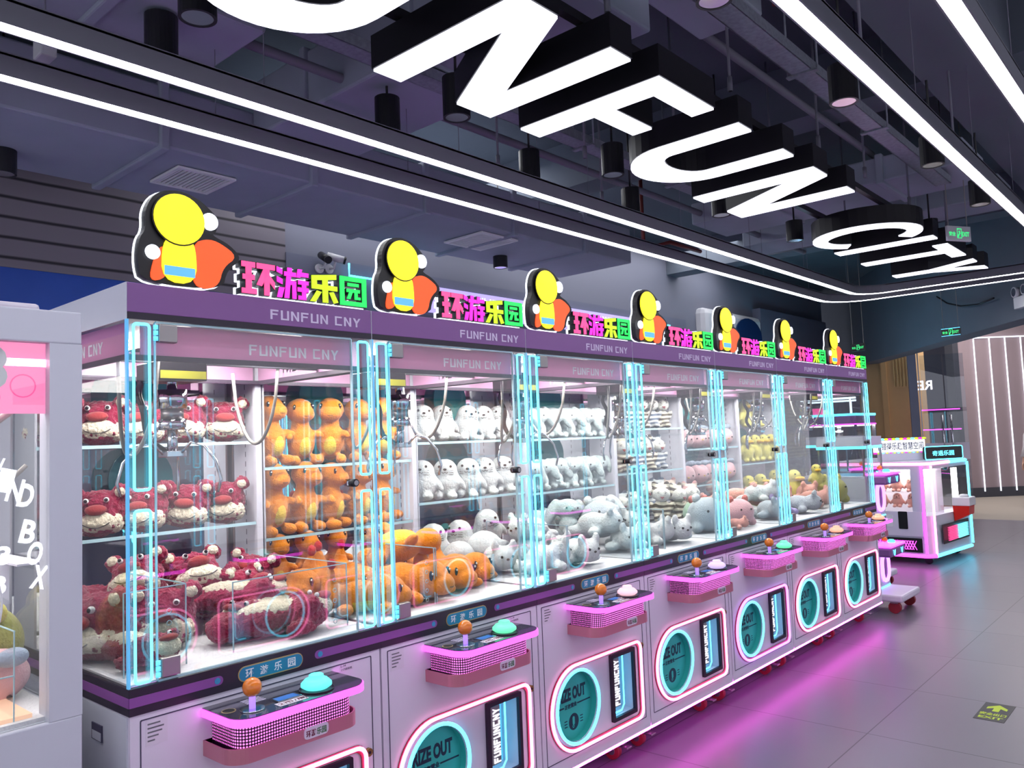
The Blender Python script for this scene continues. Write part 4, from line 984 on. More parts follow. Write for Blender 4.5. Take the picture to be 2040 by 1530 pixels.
# sixth machine: pink cushions
for wh, z in (('top', 1.472), ('mid', 1.202)):
    for y in (.12, .33, .54, .74): put('pink', 5, wh, -.82, y, z, -.4 + J(.15), (J(.05), J(.05)), 1.05)
for (x, y, z, r, k) in [(-.75, .2, 0, -.5, 'pinkflop'), (-.75, .45, 0, .4, 'catrose'), (-.74, .68, 0, -.6, 'pinkflop'), (-.5, .3, .06, .5, 'pinkflop'), (-.5, .6, .05, -.9, 'pinkflop')]:
    put(k, 5, 'low', x, y, FZ + z, r, (0, 0), 1.3)
for (x, y, z, r, k) in [(-.22, .22, 0, -.5, 'greyflop'), (-.24, .46, 0, -1.3, 'lilacflop'), (-.2, .66, 0, .3, 'greyflop'), (-.36, .34, .1, .6, 'whiteflop')]:
    put(k, 5, 'front', x, y, FZ + z, r, (0, 0), 1.15)
# farthest machine: yellow ducks
for y in (.3, .46, .62, .76): put('duck', 6, 'mid', -.83, y, 1.322, -.4 + J(.3), (0, 0), 1.1)
for y in (.3, .5): put('duck', 6, 'top', -.83, y, 1.617, -.4 + J(.3), (0, 0), 1.1)
for (x, y, z, r, k, s) in [(-.78, .2, 0, -.5, 'duck', 1.2), (-.78, .42, 0, -.2, 'duck', 1.2), (-.76, .66, 0, -.7, 'duck', 1.3), (-.5, .45, 0, -.4, 'duck', 1.35), (-.56, .2, 0, -.4, 'pinkflop', 1.2)]:
    put(k, 6, 'low', x, y, FZ + z, r, (0, 0), s)
for (x, y, z, r, k, s) in [(-.26, .62, 0, -.5, 'olive', 1.15), (-.26, .2, 0, .6, 'pinkflop', 1.2), (-.4, .42, .03, -.9, 'pinkflop', 1.2), (-.3, .42, .14, -.9, 'duck', .9)]:
    put(k, 6, 'front', x, y, FZ + z, r, (0, 0), s)
label_plush()

# ------------------------------------------------------------------ the machine rows
proto = claw_machine()
hoses(proto)
CONT = ['maroon bears', 'orange dinosaurs', 'white seals', 'white long-eared toys', 'striped cats', 'pink cushions', 'yellow ducks']
SHZ = [(1.62, 1.295), (1.51, 1.22), (1.59, 1.295), (1.585, 1.28), (1.63, 1.34), (1.47, 1.20), (1.615, 1.32)]
BTN = ['button_cyan', 'button_green', 'button_pink', 'button_violet', 'button_green', 'button_orange', 'button_orange']
def recolour(root, partname, old, new):
    for ch in root.children_recursive:
        if ch.name.split('.')[0] == partname:
            ch.data = ch.data.copy()
            for i, mm in enumerate(ch.data.materials):
                if mm == MATS[old]: ch.data.materials[i] = MATS[new]
# plain copies first (before the front row's own extras are added)
back = []
for k in range(5):
    r_ = copy_tree(proto, skip=('graphic_sticker', 'notice_sticker', 'number_label', 'badge_lettering', 'price_label', 'caster', 'side_handle', 'cable_hose', 'neon_channel', 'prize_ring', 'access_panel', 'cabinet_lock', 'grille_lights', 'window_lettering', 'back_glass', 'prize_lettering'))
    s = 1.0; r_.location = (-2 * D - .06, .87 + .86 * k, 0); r_.rotation_euler = (0, 0, PI); back.append(r_)
    tag(r_, 'claw machine of the row behind, back to back with the %s machine in front' % MACH[k], 'claw machine', 'claw machines of the back row')
opp = []
for k in range(6):
    r_ = copy_tree(proto, skip=('caster', 'graphic_sticker', 'claw_carriage', 'slotted_upright', 'grille_lights', 'light_panel', 'disc_decal', 'glass_door', 'fixed_pane', 'side_glass', 'back_glass', 'cable_hose', 'inner_board', 'notice_sticker', 'number_label', 'badge_lettering', 'price_label', 'window_lettering', 'prize_lettering', 'plate_lettering', 'header_lettering'))
    r_.location = (2.93, 1.74 + .865 * k, 0); r_.rotation_euler = (0, 0, PI); opp.append(r_)
    tag(r_, 'claw machine across the aisle, facing the row, seen only as reflection', 'claw machine', 'claw machines across the aisle')
for i in range(7):
    r_ = proto if i == 0 else copy_tree(proto)
    r_.location = (0, YK[i], 0); r_.scale = (1, (YK[i + 1] - YK[i]) / W, 1)
    tag(r_, 'purple topped claw machine with neon trim, %s in the row, holding %s' % (MACH[i], CONT[i]), 'claw machine', 'claw machines of the front row')
    if i == 0: protos = []
    ROW = locals().setdefault('ROW', []); ROW.append(r_)
logo_sign(ROW[0]); cutout_sign(ROW[0])
sg = [c_ for c_ in ROW[0].children if c_.name in ('logo_sign', 'cutout_sign')]
for i, r_ in enumerate(ROW):
    if i:
        for s_ in sg: copy_tree(s_, r_)
    for z in SHZ[i]:
        if i == 6 and z > 1.6: continue
        shelf(r_, z)
    if i in (0, 1, 2, 3): guard(r_, .36, .37 + .42 * (i == 0), -.1, -.62, 1.18)
    if i == 0: guard(r_, -.0 + .03, .21, -.1, -.6, 1.2)
    claw(r_, -.3, [.27, .38, .30, .3, .3, .3, .3][i], 1.83)
    if i: recolour(r_, 'button_cap', 'button_cyan', BTN[i])
recolour(ROW[4], 'neon_tube', 'neon_pink', 'neon_violet')
t = MB(); t.box(-D + .01, -.012, W - .007, W - .002, .9614, 1.96, 'glass'); t.build('side_glass', ROW[6])

# ------------------------------------------------------------------ white cabinet at the left edge
t0 = empty('gift_machine', (0, -.115, 0), label='tall pale grey gift machine at the left edge with pink header', cat='gift machine')
wy0 = -.95
t = MB()
t.box(-.9, 0, wy0, 0, .12, .93, 'cab_side', .004); t.box(-.9, 0, wy0, 0, 1.88, 1.965, 'cab_side', .004)
t.box(-.07, 0, -.078, 0, .93, 1.88, 'cab_side'); t.box(-.07, 0, wy0, wy0 + .08, .93, 1.88, 'cab_side'); t.box(-.9, -.85, -.05, 0, .93, 1.88, 'cab_side'); t.box(-.9, -.85, wy0, wy0 + .05, .93, 1.88, 'cab_side')
t.build('frame', t0)
t = MB(); t.box(-.02, -.014, wy0 + .08, -.078, .93, 1.88, 'glass'); t.build('front_glass', t0)
t = MB(); t.box(-.8, -.1, -.012, -.006, .93, 1.88, 'glass'); t.build('side_glass', t0)
emit('pink_panel', (1.0, .25, .5), .9)
t = MB(); t.box(-.035, -.03, wy0 + .08, -.078, 1.70, 1.88, 'pink_panel'); pp = t.build('header_panel', t0)
t = MB(); put_text(t, '8', (-.0295, -.235 + .0, 1.76), (0, 1, 0), (0, 0, 1), .07, .11, 'paper_white', .002, .03)
t.ringprism(circle(-.13, 1.77, .03, 20), circle(-.13, 1.77, .027, 20), YZ, -.0296, -.0286, 'sign_rose'); t.ringprism(circle(-.2, 1.74, .02, 20), circle(-.2, 1.74, .017, 20), YZ, -.0296, -.0286, 'sign_rose'); t.build('panel_print', pp)
t = MB(); t.box(-.85, -.03, wy0 + .05, -.03, 1.82, 1.84, 'lamp_soft'); t.build('light_panel', t0)
t = MB(); t.box(-.88, -.03, wy0 + .05, -.03, .93, .94, 'playfield_cloth'); t.build('playfield', t0)
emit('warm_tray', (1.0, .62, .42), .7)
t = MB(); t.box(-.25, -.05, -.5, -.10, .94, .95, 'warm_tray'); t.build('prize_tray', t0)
t = MB()
for (y, z, chh) in ((-.20, 1.60, 'W'), (-.175, 1.57, 'I'), (-.155, 1.545, 'N'), (-.13, 1.53, 'D'), (-.125, 1.44, 'B'), (-.11, 1.385, 'O'), (-.10, 1.325, 'X')):
    put_text(t, chh, (-.0135, y - .02, z - .06), (0, 1, -.25), (0, .25, 1), .034, .058, 'text_glow', .001, .03)
for (y, z, chh) in ((-.19, 1.36, '3'), (-.2, 1.29, '3')): put_text(t, chh, (-.0135, y, z - .03), (0, 1, 0), (0, 0, 1), .03, .045, 'text_glow', .001, .03)
t.build('window_lettering', t0)  # lettering given emission so that it shows bright white
t = MB(); t.tube([(-.1, -.42 + k * .02, 1.50 - .08 * math.sin(k * .2) + .004 * k) for k in range(17)], .006, 'hose_grey', 6); t.tube([(-.1, -.35, 1.5), (-.08, -.25, 1.62), (-.07, -.13, 1.72)], .009, 'hose_grey', 8)
t.tube([(-.012, -.30 + .12 * math.sin(k * .14), 1.46 - k * .02) for k in range(22)], .003, 'paper_white', 5); t.build('cable_hose', t0)
t = MB()
t.box(-.3, -.295, -.5, -.14, .94, 1.16, 'acrylic'); t.box(-.3, -.05, -.142, -.138, .94, 1.16, 'acrylic'); t.box(-.301, -.298, -.5, -.14, 1.158, 1.161, 'glass_edge'); t.box(-.05, -.047, -.143, -.14, .94, 1.16, 'glass_edge')
t.box(-.3, -.045, -.143, -.14, 1.158, 1.161, 'glass_edge'); t.box(-.05, -.046, -.5, -.14, 1.05, 1.053, 'glass_edge'); t.build('acrylic_guard', t0)
t = MB(); t.box(-.5, -.2, -.09, -.02, 1.30, 1.305, 'slot_white'); t.prism([(-.06, 1.30), (-.2, 1.30), (-.06, 1.2)], lambda u, v, d: Vector((-.3 + d, -.02 + u * 1, v)), 0, .006, 'slot_white'); t.build('shelf_bracket', t0)
tp_ = MB().box(-.42, -.12, -.36, -.06, 1.966, 2.0, 'label_paper', .01).build('cardboard_lid', loc=(0, -.115, 0)); tag(tp_, 'pale flat box lying on top of the gift machine', 'box')
for k, (x, y, z, kd) in enumerate([(-.55, -.75, 0, 'duck'), (-.5, -.55, 0, 'duck'), (-.6, -.38, 0, 'duck'), (-.5, -.22, .02, 'olive'), (-.66, -.2, .04, 'duck'), (-.42, -.38, .1, 'duck'), (-.36, -.24, 0, 'pink')]):
    o = copy_tree(PLUSH[kd][0]); o.location = (x, y - .0, .942 + z); o.rotation_euler = (J(.3), .5 + J(.4), -.5 + J(.5)); o.scale = (1.2,) * 3
    tag(o, '%s, %s one back from the pane inside the gift machine' % (KINDS[kd][1], ORD[k]), CATS.get(kd, 'plush toy'), 'plush toys inside the gift machine')

# ------------------------------------------------------------------ service counter sign on the left wall
t1 = empty('counter_sign', (-4.03, 4.6, 3.07), label='long lavender lit counter sign with white bilingual lettering', cat='sign')
t = MB(); t.box(0, .03, 0, 4.25, -.09, .19, 'lavender_glow'); t.build('light_strip', t1)
t = MB()
for s_, y, wd in (('CASHIER', .08, .75), ('收银', 1.0, .3), ('RECEPTION', 1.5, .95), ('服务台', 2.52, .42), ('EXCHANGE', 3.05, .75), ('兑换', 3.88, .26)):
    put_text(t, s_, (.031, y, .035), (0, 1, 0), (0, 0, 1), wd, .11, 'text_glow', .004, .01)
t.build('sign_lettering', t1)
for nm, y, lab in (('neon_line', 3.78, 'left blue neon line sign with three bars on the grey fascia'), ('neon_line', 9.0, 'right blue neon line sign with three bars past the lavender sign')):
    t = MB(); sgn = 1
    t.tube([(0, 0, .12), (0, 0, 0), (0, .72, 0)], .01, 'neon_cyan', 8); t.tube([(0, .3, -.09), (0, .75, -.09)], .01, 'neon_cyan', 8); t.tube([(0, .3, -.18), (0, .75, -.18)], .01, 'neon_cyan', 8)
    o = t.build(nm, loc=(-3.98, y, 3.23)); tag(o, lab, 'neon sign', 'blue neon lines')
# cameras
for k, (y, z, a, lab) in enumerate(((3.46, 3.27, .9, 'left dark-faced security camera on the grey fascia'), (3.57, 3.28, -.2, 'right white security camera on the grey fascia'))):
    t2 = empty('security_camera', (-4.02, y, z), label=lab, cat='security camera', group='security cameras')
    MB().cyl((0, 0, -.01), (.02, 0, -.01), .045, 'cam_white', 20).tube([(.02, 0, -.01), (.06, .02, -.01), (.08, .02, .05)], .012, 'cam_white', 8).build('bracket', t2)
    d_ = Vector((.5, .8 if k else -.1, -.25)).normalized(); p = Vector((.08, .0, .09))
    MB().cyl(p - d_ * .06, p + d_ * .1, .035, 'cam_white' if k else 'black_plastic', 16).build('housing', t2)
    MB().cyl(p + d_ * .1, p + d_ * .12, .036, 'black_plastic', 16).build('lens', t2)
# white rounded column with blue arched window, grey block
t = MB(); t.box(-4.3, -3.92, 10.75, 12.85, 0, 3.62, 'cam_white', .1)
o = t.build('arch_panel'); tag(o, 'white rounded panel with blue arched window behind the fifth lit sign', 'panel')
ar = [(11.75, 2.6), (12.75, 2.6), (12.75, 3.25)] + [(12.25 + .5 * math.cos(a), 3.25 + .3 * math.sin(a)) for a in [PI * k / 12 for k in range(1, 12)]] + [(11.75, 3.25)]
pbr('arch_blue', (20, 50, 96), .25)
MB().prism(ar, YZ, -3.92, -3.9, 'arch_blue').build('arched_window', o)
struct(MB().box(-4.3, -3.95, 12.85, 16, 0, 3.8, 'wall_fin'), 'wall_side')

# ------------------------------------------------------------------ entrance: exit signs, column, glass doors, mauve panel, person
def exit_sign(loc, rz, w, h, label, style=0):
    t = empty('exit_sign', loc, rz, label=label, cat='exit sign', group='hanging exit signs')
    MB().box(-.012, .012, -w / 2, w / 2, -h / 2, h / 2, 'exit_black' if style < 2 else 'cam_white', .003).build('panel', t)
    b = MB()
    for s_ in (-1, 1):
        x = -.0125
        put_text(b, 'EXIT', (x, -.08 * w / .24 * 0 - w * .10, -h * .18), (0, -1, 0), (0, 0, 1), w * .32, h * .3, 'exit_green', .001, .02) if s_ > 0 else put_text(b, '安全', (x, w * .44, -h * .18), (0, -1, 0), (0, 0, 1), w * .28, h * .3, 'exit_green', .001, .02)
    b.ringprism([(-w * .1, -h * .32), (w * .1, -h * .32), (w * .1, h * .34), (-w * .1, h * .34)], [(-w * .08, -h * .28), (w * .08, -h * .28), (w * .08, h * .28), (-w * .08, h * .28)], YZ, -.0135, -.0125, 'exit_green')
    b.ball((-.013, .0, h * .12), (.002, h * .07, h * .07), 'exit_green'); b.tube([(-.013, -h * .05, h * .02), (-.013, .01, -h * .1), (-.013, .04 * h * 4, -h * .25)], h * .05, 'exit_green', 5)
    b.build('pictogram', t)
    if style == 1: MB().box(-.014, -.0125, -w / 2, w / 2, h * .36, h * .44, 'neon_cyan_soft').box(-.014, -.0125, -w / 2, w / 2, -h * .44, -h * .36, 'neon_cyan_soft').build('light_edge', t)
    MB().cyl((0, -w * .4, h / 2), (0, -w * .4, 4.5 - loc[2]), .004, 'hose_grey', 5).cyl((0, w * .4, h / 2), (0, w * .4, 4.5 - loc[2]), .004, 'hose_grey', 5).build('hanger', t)
exit_sign((-1.68, 11.0, 2.73), math.radians(82), .2, .11, 'small green exit sign hanging right of the farthest lit sign')
exit_sign((-.47, 11.0, 2.81), math.radians(82), .24, .12, 'blue edged green exit sign hanging before the dark beam', 1)
exit_sign((.6, 6.8, 3.22), math.radians(150), .26, .13, 'white and green exit sign hanging at upper right by the letter Y', 2)
# emergency lamp
E0 = Vector((.50, 10.30, 3.08))
t2 = empty('emergency_lamp', E0, math.radians(-54), label='white twin-head emergency lamp at the right edge on the dark beam', cat='emergency lamp')
MB().box(-.17, .17, -.04, .04, -.14, .0, 'cam_white', .006).build('housing', t2)
for s_ in (-1, 1): MB().cyl((s_ * .11, .0, .06), (s_ * .11, -.06, .06), .06, 'cam_white', 20, .065).cyl((s_ * .11, -.06, .06), (s_ * .11, -.062, .06), .05, 'chrome', 20).build('lamp_head', t2)
tag(MB().tube([(0, 0, 0), (.2, -.28, -.16), (.45, -.63, -.27), (.75, -1.05, -.33), (1.0, -1.4, -.32)], .012, 'black_plastic', 6).build('cable', loc=(-.93, 12.33, 3.50)), 'black cable drooping along the dark beam', 'cable')
# tan column
col = Vector((-1.6, 13.2, 0))
t = MB(); t.box(-3.3, -2.22, 15.8, 16.4, 0, 3.6, 'tan_wood'); t.box(-2.85, -2.75, 15.75, 15.8, 0, 3.6, 'tan_wood')
for k in range(6): t.box(-2.62 + k * .06, -2.6 + k * .06, 15.76, 15.8, 2.35, 3.1, 'gold')
struct(t, 'wall_column')
# glass doors
t2 = empty('glass_door', (-1.98, 15.0, 0), math.radians(20), label='tall frameless glass door with long pull handles at the entrance', cat='door')
MB().box(-.16, -.02, -.02, .1, 0, 2.9, 'wall_fin').box(0, .02, -.02, .02, 0, 2.9, 'steel').build('door_frame', t2)
for k, (a, b_) in enumerate(((.04, .40), (.42, .74))):
    p_ = MB().box(a, b_, -.006, .006, .02, 2.85, 'sheet_glass').build('door_leaf', t2)
    hx = b_ - .06 if k == 0 else a + .06
    MB().cyl((hx, -.05, .85), (hx, -.05, 1.75), .012, 'chrome', 8).cyl((hx, 0, .95), (hx, -.05, .95), .008, 'chrome', 6).cyl((hx, 0, 1.65), (hx, -.05, 1.65), .008, 'chrome', 6).build('pull_handle', p_)
b = MB()
put_text(b, 'RE', (.22, -.008, 2.22), (-1, 0, 0), (0, 0, 1), .24, .17, 'text_glow', .002, .02); b.build('door_lettering', t2)
b = MB(); b.box(.04, .74, -.012, -.008, .95, 1.25, 'label_paper'); b.prism([(.45 + .12 * math.cos(a) * (1 + .12 * (k % 2)), 1.08 + .07 * math.sin(a) * (1 + .12 * (k % 2))) for k, a in enumerate([2 * PI * q / 20 for q in range(20)])], lambda u, v, d: Vector((u, d, v)), -.014, -.012, 'maroon_ink')
put_text(b, 'GAMI', (.36, -.013, 1.16), (1, 0, 0), (0, 0, 1), .18, .05, 'maroon_ink', .001, .02); b.build('door_banner', t2)
for z in (1.85, 1.48, 1.1): MB().box(.05, .7, .5, .51, z, z + .02, 'led_magenta').build('reflection_bar', t2)  # magenta reflections in the doors, built as glowing bars
# mauve panel with vertical tubes: across the view
P0 = Vector((-2.08, 18.5, 0)); pd = Vector((.746, .665, 0)).normalized()
t2 = empty('tube_light_panel', P0, math.atan2(pd.y, pd.x), label='mauve grey wall panel with vertical white-blue light tubes past the doors', cat='wall panel')
MB().box(0, 5, 0, .3, .2, 3.75, 'mauve_panel').box(-.12, 0, -.02, .3, 0, 3.75, 'metal_dark').box(0, 5, -.02, .3, 0, .2, 'metal_dark').build('panel', t2)
for k in range(6):
    MB().cyl((.34 + k * .34, -.03, .12), (.34 + k * .34, -.03, 3.4), .014, 'sign_white', 8).build('light_tube', t2)
MB().cyl((.34, -.03, 3.42), (2.0, -.03, 3.42), .014, 'sign_white', 8).build('light_tube', t2)
# tactile exit pad on the floor
t2 = MB(); t2.box(1.082, 1.229, 4.0, 4.318, 0, .0015, 'exit_pad'); o = t2.build('floor_marker'); tag(o, 'dark floor marker with yellow-green arrow and EXIT lettering', 'floor marker')
b = MB(); f = lambda u, v, d: Vector((u, v, d))
b.prism([(1.14, 4.165), (1.172, 4.165), (1.172, 4.225), (1.205, 4.20), (1.205, 4.235), (1.156, 4.29), (1.107, 4.235), (1.107, 4.20), (1.14, 4.225)], f, .0015, .002, 'lume')
put_text(b, '安全出口', (1.092, 4.09, .0015), (1, 0, 0), (0, 1, 0), .127, .045, 'lume', .0005, .03); put_text(b, 'EXIT', (1.098, 4.03, .0015), (1, 0, 0), (0, 1, 0), .115, .038, 'lume', .0005, .03)
b.build('arrow_print', o)

# person at the right edge: pale long top, light trousers, dark hair
def person():
    base = Vector((-.53, 16.93, 0))
    t = empty('person', base, math.radians(140), label='person with dark hair and a long white top, cut off by the right edge', cat='person')
    def skin(name, chains, mat, parent, sub=2):
        me = bpy.data.meshes.new(name); vs = []; es = []; rs = []
        for ch in chains:
            st = len(vs)
            for i, (p, r) in enumerate(ch):
                if i == 0 and len(vs):
                    # snap to an existing vertex at the same place
                    ex = [j for j, q in enumerate(vs) if (Vector(q) - Vector(p)).length < 1e-4]
                    if ex: last = ex[0]; continue
                vs.append(p); rs.append(r)
                if i: es.append((last, len(vs) - 1))
                last = len(vs) - 1
        me.from_pydata(vs, es, []); o = bpy.data.objects.new(name, me); COL.objects.link(o)
        md = o.modifiers.new('s', 'SKIN'); sv = me.skin_vertices[0].data
        for i, r in enumerate(rs): sv[i].radius = r if hasattr(r, '__len__') else (r, r)
        sv[0].use_root = True
        sb = o.modifiers.new('d', 'SUBSURF'); sb.levels = sub; sb.render_levels = sub
        bpy.context.view_layer.update()
        m2 = bpy.data.meshes.new_from_object(o.evaluated_get(bpy.context.evaluated_depsgraph_get())); o.modifiers.clear(); o.data = m2
        m2.materials.clear(); m2.materials.append(MATS[mat])
        for p in m2.polygons: p.use_smooth = True
        o.parent = parent; return o
    pbr('skin', (214, 170, 148), .5); pbr('hair_dark', (34, 28, 34), .5, bump=.4, bump_scale=80); pbr('cloth_white', (228, 228, 236), .8, bump=.3, bump_scale=12); pbr('cloth_pale', (180, 196, 220), .8)
    H = [((0, 0, .66), .11), ((0, 0, .82), .09), ((0, 0, 1.0), .11), ((0, 0, 1.1), .07), ((0, 0, 1.17), .035), ((0, 0, 1.25), .065), ((0, .01, 1.31), .07)]
    ch = [H]
    for s in (-1, 1):
        ch.append([((0, 0, 1.1), .07), ((s * .13, 0, 1.08), .042), ((s * .19, -.01, .86), .032), ((s * .2, .05, .68), .024), ((s * .2, .06, .62), .02)])
        for k, (dx, l) in enumerate(((-.018, .055), (-.006, .066), (.006, .062), (.018, .05))):
            ch.append([((s * .2, .06, .62), .02), ((s * .2 + .004, .062 + dx, .59), .009), ((s * .2, .07 + dx, .57 - l * .4), .008), ((s * .2 - s * .006, .075 + dx, .57 - l), .006)])
        ch.append([((s * .2, .06, .62), .02), ((s * .2 - s * .01, .09, .605), .009), ((s * .2 - s * .012, .1, .57), .007)])
        ch.append([((0, 0, .66), .11), ((s * .075, 0, .58), .075), ((s * .08, .01, .33), .05), ((s * .08, -.01, .08), .032), ((s * .08, .07, .03), .028)])
    skin('body', ch, 'skin', t)
    top = MB(); prof = [(.06, 1.14), (.12, 1.12), (.15, 1.05), (.13, .85), (.16, .6), (.2, .3), (.19, .295), (.0, .5)]
    n = 28; rings = []
    for r, z in prof:
        rings.append([top.bm.verts.new(Vector((1.12 * r * math.cos(2 * PI * k / n) * (1 + .04 * math.sin(5 * 2 * PI * k / n) * (1.1 - z)), .75 * r * math.sin(2 * PI * k / n), z))) for k in range(n)])
    for a, b in zip(rings, rings[1:]):
        for k in range(n): top.face([a[k], a[(k + 1) % n], b[(k + 1) % n], b[k]], 'cloth_white', True)
    top.build('long_top', t)
    for s in (-1, 1):
        MB().tube([(s * .1, 0, 1.1), (s * .16, 0, 1.02), (s * .2, -.01, .86), (s * .21, .04, .7)], lambda q: .06 - .012 * q, 'cloth_white', 12).build('sleeve', t)
        MB().tube([(s * .075, 0, .58), (s * .08, .01, .33), (s * .08, -.01, .07)], lambda q: .08 - .03 * q, 'cloth_pale', 14).build('trouser_leg', t)
        MB().ball((s * .08, .04, .03), (.04, .09, .03), 'cam_white', None, 3).build('shoe', t)
    t.scale = (1.28, 1.28, 1.28)
    hr = fused('hair', [((0, -.02, 1.285), (.082, .088, .09)), ((0, -.06, 1.18), (.075, .04, .14)), ((.05, -.03, 1.15), (.035, .04, .12)), ((-.05, -.03, 1.15), (.035, .04, .12))], 'hair_dark', .009); hr.parent = t
    for s in (-1, 1): MB().ball((s * .025, .066, 1.285), (.008, .005, .006), 'eye_black').build('eye', t)
    MB().ball((0, .074, 1.262), (.009, .012, .014), 'skin').build('nose', t)
    MB().ball((0, .068, 1.238), (.018, .005, .005), 'fur_coral').build('mouth', t)
person()

# ------------------------------------------------------------------ further machines beyond the row
def mini_machine(loc, label, tiers=2):
    t = empty('mini_claw_machine', loc, label=label, cat='mini claw machine', group='two-tier mini claw machines')
    MB().box(-.42, .24, -.02, .5, .10, .16, 'cab_white', .015).build('platform', t)
    for x, y in ((.16, .04), (.16, .44), (-.36, .04), (-.36, .44)):
        MB().cyl((x, y - .02, .05), (x, y + .02, .05), .05, 'rubber_red', 16).box(x - .03, x + .03, y - .03, y + .03, .085, .10, 'steel').build('caster', t)
    for k, z in enumerate((.16, .78)[:tiers]):
        b = MB(); b.box(-.4, 0, 0, .48, z, z + .38, 'cab_side', .008); bo = b.build('cabinet', t)
        b = MB(); b.box(0, .004, .01, .47, z - .0, z + .012, 'neon_cyan'); b.build('light_edge', bo)
        b = MB(); b.tube([(.012, u, v) for u, v in rrect(.25, .42, z + .06, z + .29, .08, 6)], .016, 'neon_violet', 8, True); b.prism(rrect(.26, .41, z + .07, z + .28, .07, 6), YZ, .001, .004, 'console_dark'); b.build('prize_ring', bo)
        b = MB(); b.box(.001, .006, .06, .12, z + .16, z + .165, 'groove'); b.tube([(.006, .08, z + .13), (.02, .08, z + .12), (.02, .08, z + .09), (.006, .08, z + .1)], .004, 'black_plastic', 5); b.build('ticket_hook', bo)
        b = MB(); b.box(0, .16, .04, .44, z + .30, z + .385, 'header_purple', .02); c = b.build('console', t)
        b = MB(); b.box(-.001, .162, .038, .442, z + .384, z + .396, 'led_magenta'); b.build('led_rim', c)
        for yy in (.09, .30):
            b = MB()
            for q, (w_, dz) in enumerate(((.05, 0), (.036, .016), (.02, .032))): b.tube([(.163, yy + .03 - w_ / 2, z + .362 - dz), (.163, yy + .03 - w_ / 3, z + .35 - dz), (.163, yy + .03 + w_ / 3, z + .35 - dz), (.163, yy + .03 + w_ / 2, z + .362 - dz)], .003, 'neon_cyan', 5)
            b.build('light_emblem', c)
        b = MB(); b.cyl((.08, .14, z + .39), (.08, .14, z + .43), .008, 'stick_violet', 8); b.ball((.08, .14, z + .445), .024, 'orange_ball'); b.build('joystick', c)
        b = MB(); b.lathe([(.03, z + .396), (.034, z + .41), (.02, z + .425)], 'button_cyan', (.08, .32, 0), 18); b.build('push_button', c)
        top = z + .38
        b = MB(); b.box(-.39, -.01, .01, .47, top, top + .235, 'glass'); b.build('glass_case', t)
        b = MB()
        for x in (-.4, -.015):
            for y in (0, .465): b.box(x, x + .015, y, y + .015, top, top + .24, 'chrome')
        b.build('corner_post', t)
    MB().box(-.41, .005, -.005, .485, 1.395, 1.42, 'neon_cyan').box(-.41, .005, -.005, .485, 1.42, 1.5, 'cab_side').build('canopy', t)
    return t
m1 = mini_machine((-.17, 6.35, 0), 'two-tier mini claw machine with magenta rings just past the farthest claw machine')
m2 = copy_tree(m1); m2.location = (-.62, 7.25, 0); tag(m2, 'second two-tier mini claw machine, next to the pink-lit corner machine')

t = empty('corner_claw_machine', (-.36, 9.05, 0), math.radians(-3), label='pink and turquoise lit low claw machine with rounded corner beyond the row', cat='claw machine')
fp = [(-1.15, -.02), (-.08, -.02), (.0, .06), (.06, 1.15), (-.02, 1.25), (-1.15, 1.25)]
MB().prism(fp, XY, .1, .55, 'cab_side').build('cabinet', t)
b = MB(); b.tube([(x, y, .1) for x, y in fp[:3]], .02, 'led_magenta', 8); b.build('base_neon', t)
b = MB(); b.tube([(x, y, .1) for x, y in fp[2:5]], .02, 'neon_cyan', 8); b.build('base_neon', t)
b = MB(); b.tube([(x, y, 1.14) for x, y in fp[:3]] + [(.03, .6, 1.14)], .018, 'neon_pink', 8); b.build('top_neon', t)
b = MB(); b.tube([(.03, .6, 1.14)] + [(x, y, 1.14) for x, y in fp[3:5]], .018, 'neon_cyan', 8); b.build('top_neon', t)
for x, y, mt in ((-.075, -.03, 'led_magenta'), (.01, .03, 'neon_pink'), (.07, 1.17, 'neon_cyan')):
    b = MB(); b.cyl((x, y, .13), (x, y, 1.12), .014, mt, 8); b.build('corner_neon', t)
MB().prism(fp, XY, 1.08, 1.17, 'cab_side').build('roof', t)
b = MB(); b.box(-.9, -.2, -.026, -.02, .60, 1.06, 'glass'); b.build('front_glass', t)
b = MB(); b.prism([(.025, .12), (.03, .12), (.075, 1.1), (.07, 1.1)], XY, .60, 1.06, 'glass'); b.build('side_glass', t)
b = MB(); b.box(-1.1, -.85, -.02, .02, .55, 1.08, 'cab_side'); b.box(-.2, -.08, -.02, .05, .55, 1.08, 'cab_side'); b.box(-1.1, -.03, .5, .51, .55, 1.08, 'slot_white'); b.build('frame', t)
b = MB(); b.box(-.9, -.2, .1, .4, .80, .804, 'acrylic'); b.build('acrylic_shelf', t)
b = MB(); b.box(-1.0, -.1, .05, 1.1, 1.06, 1.075, 'lamp_soft'); b.build('light_panel', t)
b = MB(); b.box(.0, .04, .75, .85, .62, 1.06, 'lamp_soft'); b.build('light_column', t)
b = MB(); b.box(-1.1, -.1, -.03, -.021, .32, .60, 'cab_white'); b.prism(rrect(-.62, -.42, .42, .56, .02), XZ, -.034, -.03, 'paper_white'); b.prism(rrect(-.36, -.26, .40, .60, .01), XZ, -.034, -.03, 'exit_black'); b.build('front_panel', t)
b = MB(); b.box(-.9, -.12, -.03, -.021, .14, .30, 'exit_black')
for k in range(14):
    x = -.62 + k * .03; b.tube([(x, -.034, .17), (x + .05, -.034, .27)], .0035, 'led_magenta', 4); b.tube([(x + .05, -.034, .17), (x, -.034, .27)], .0035, 'led_magenta', 4)
b.build('lattice_lamp', t)
b = MB(); b.prism([(.033, .2), (.04, .2), (.072, 1.05), (.065, 1.05)], XY, .22, .44, 'exit_black')
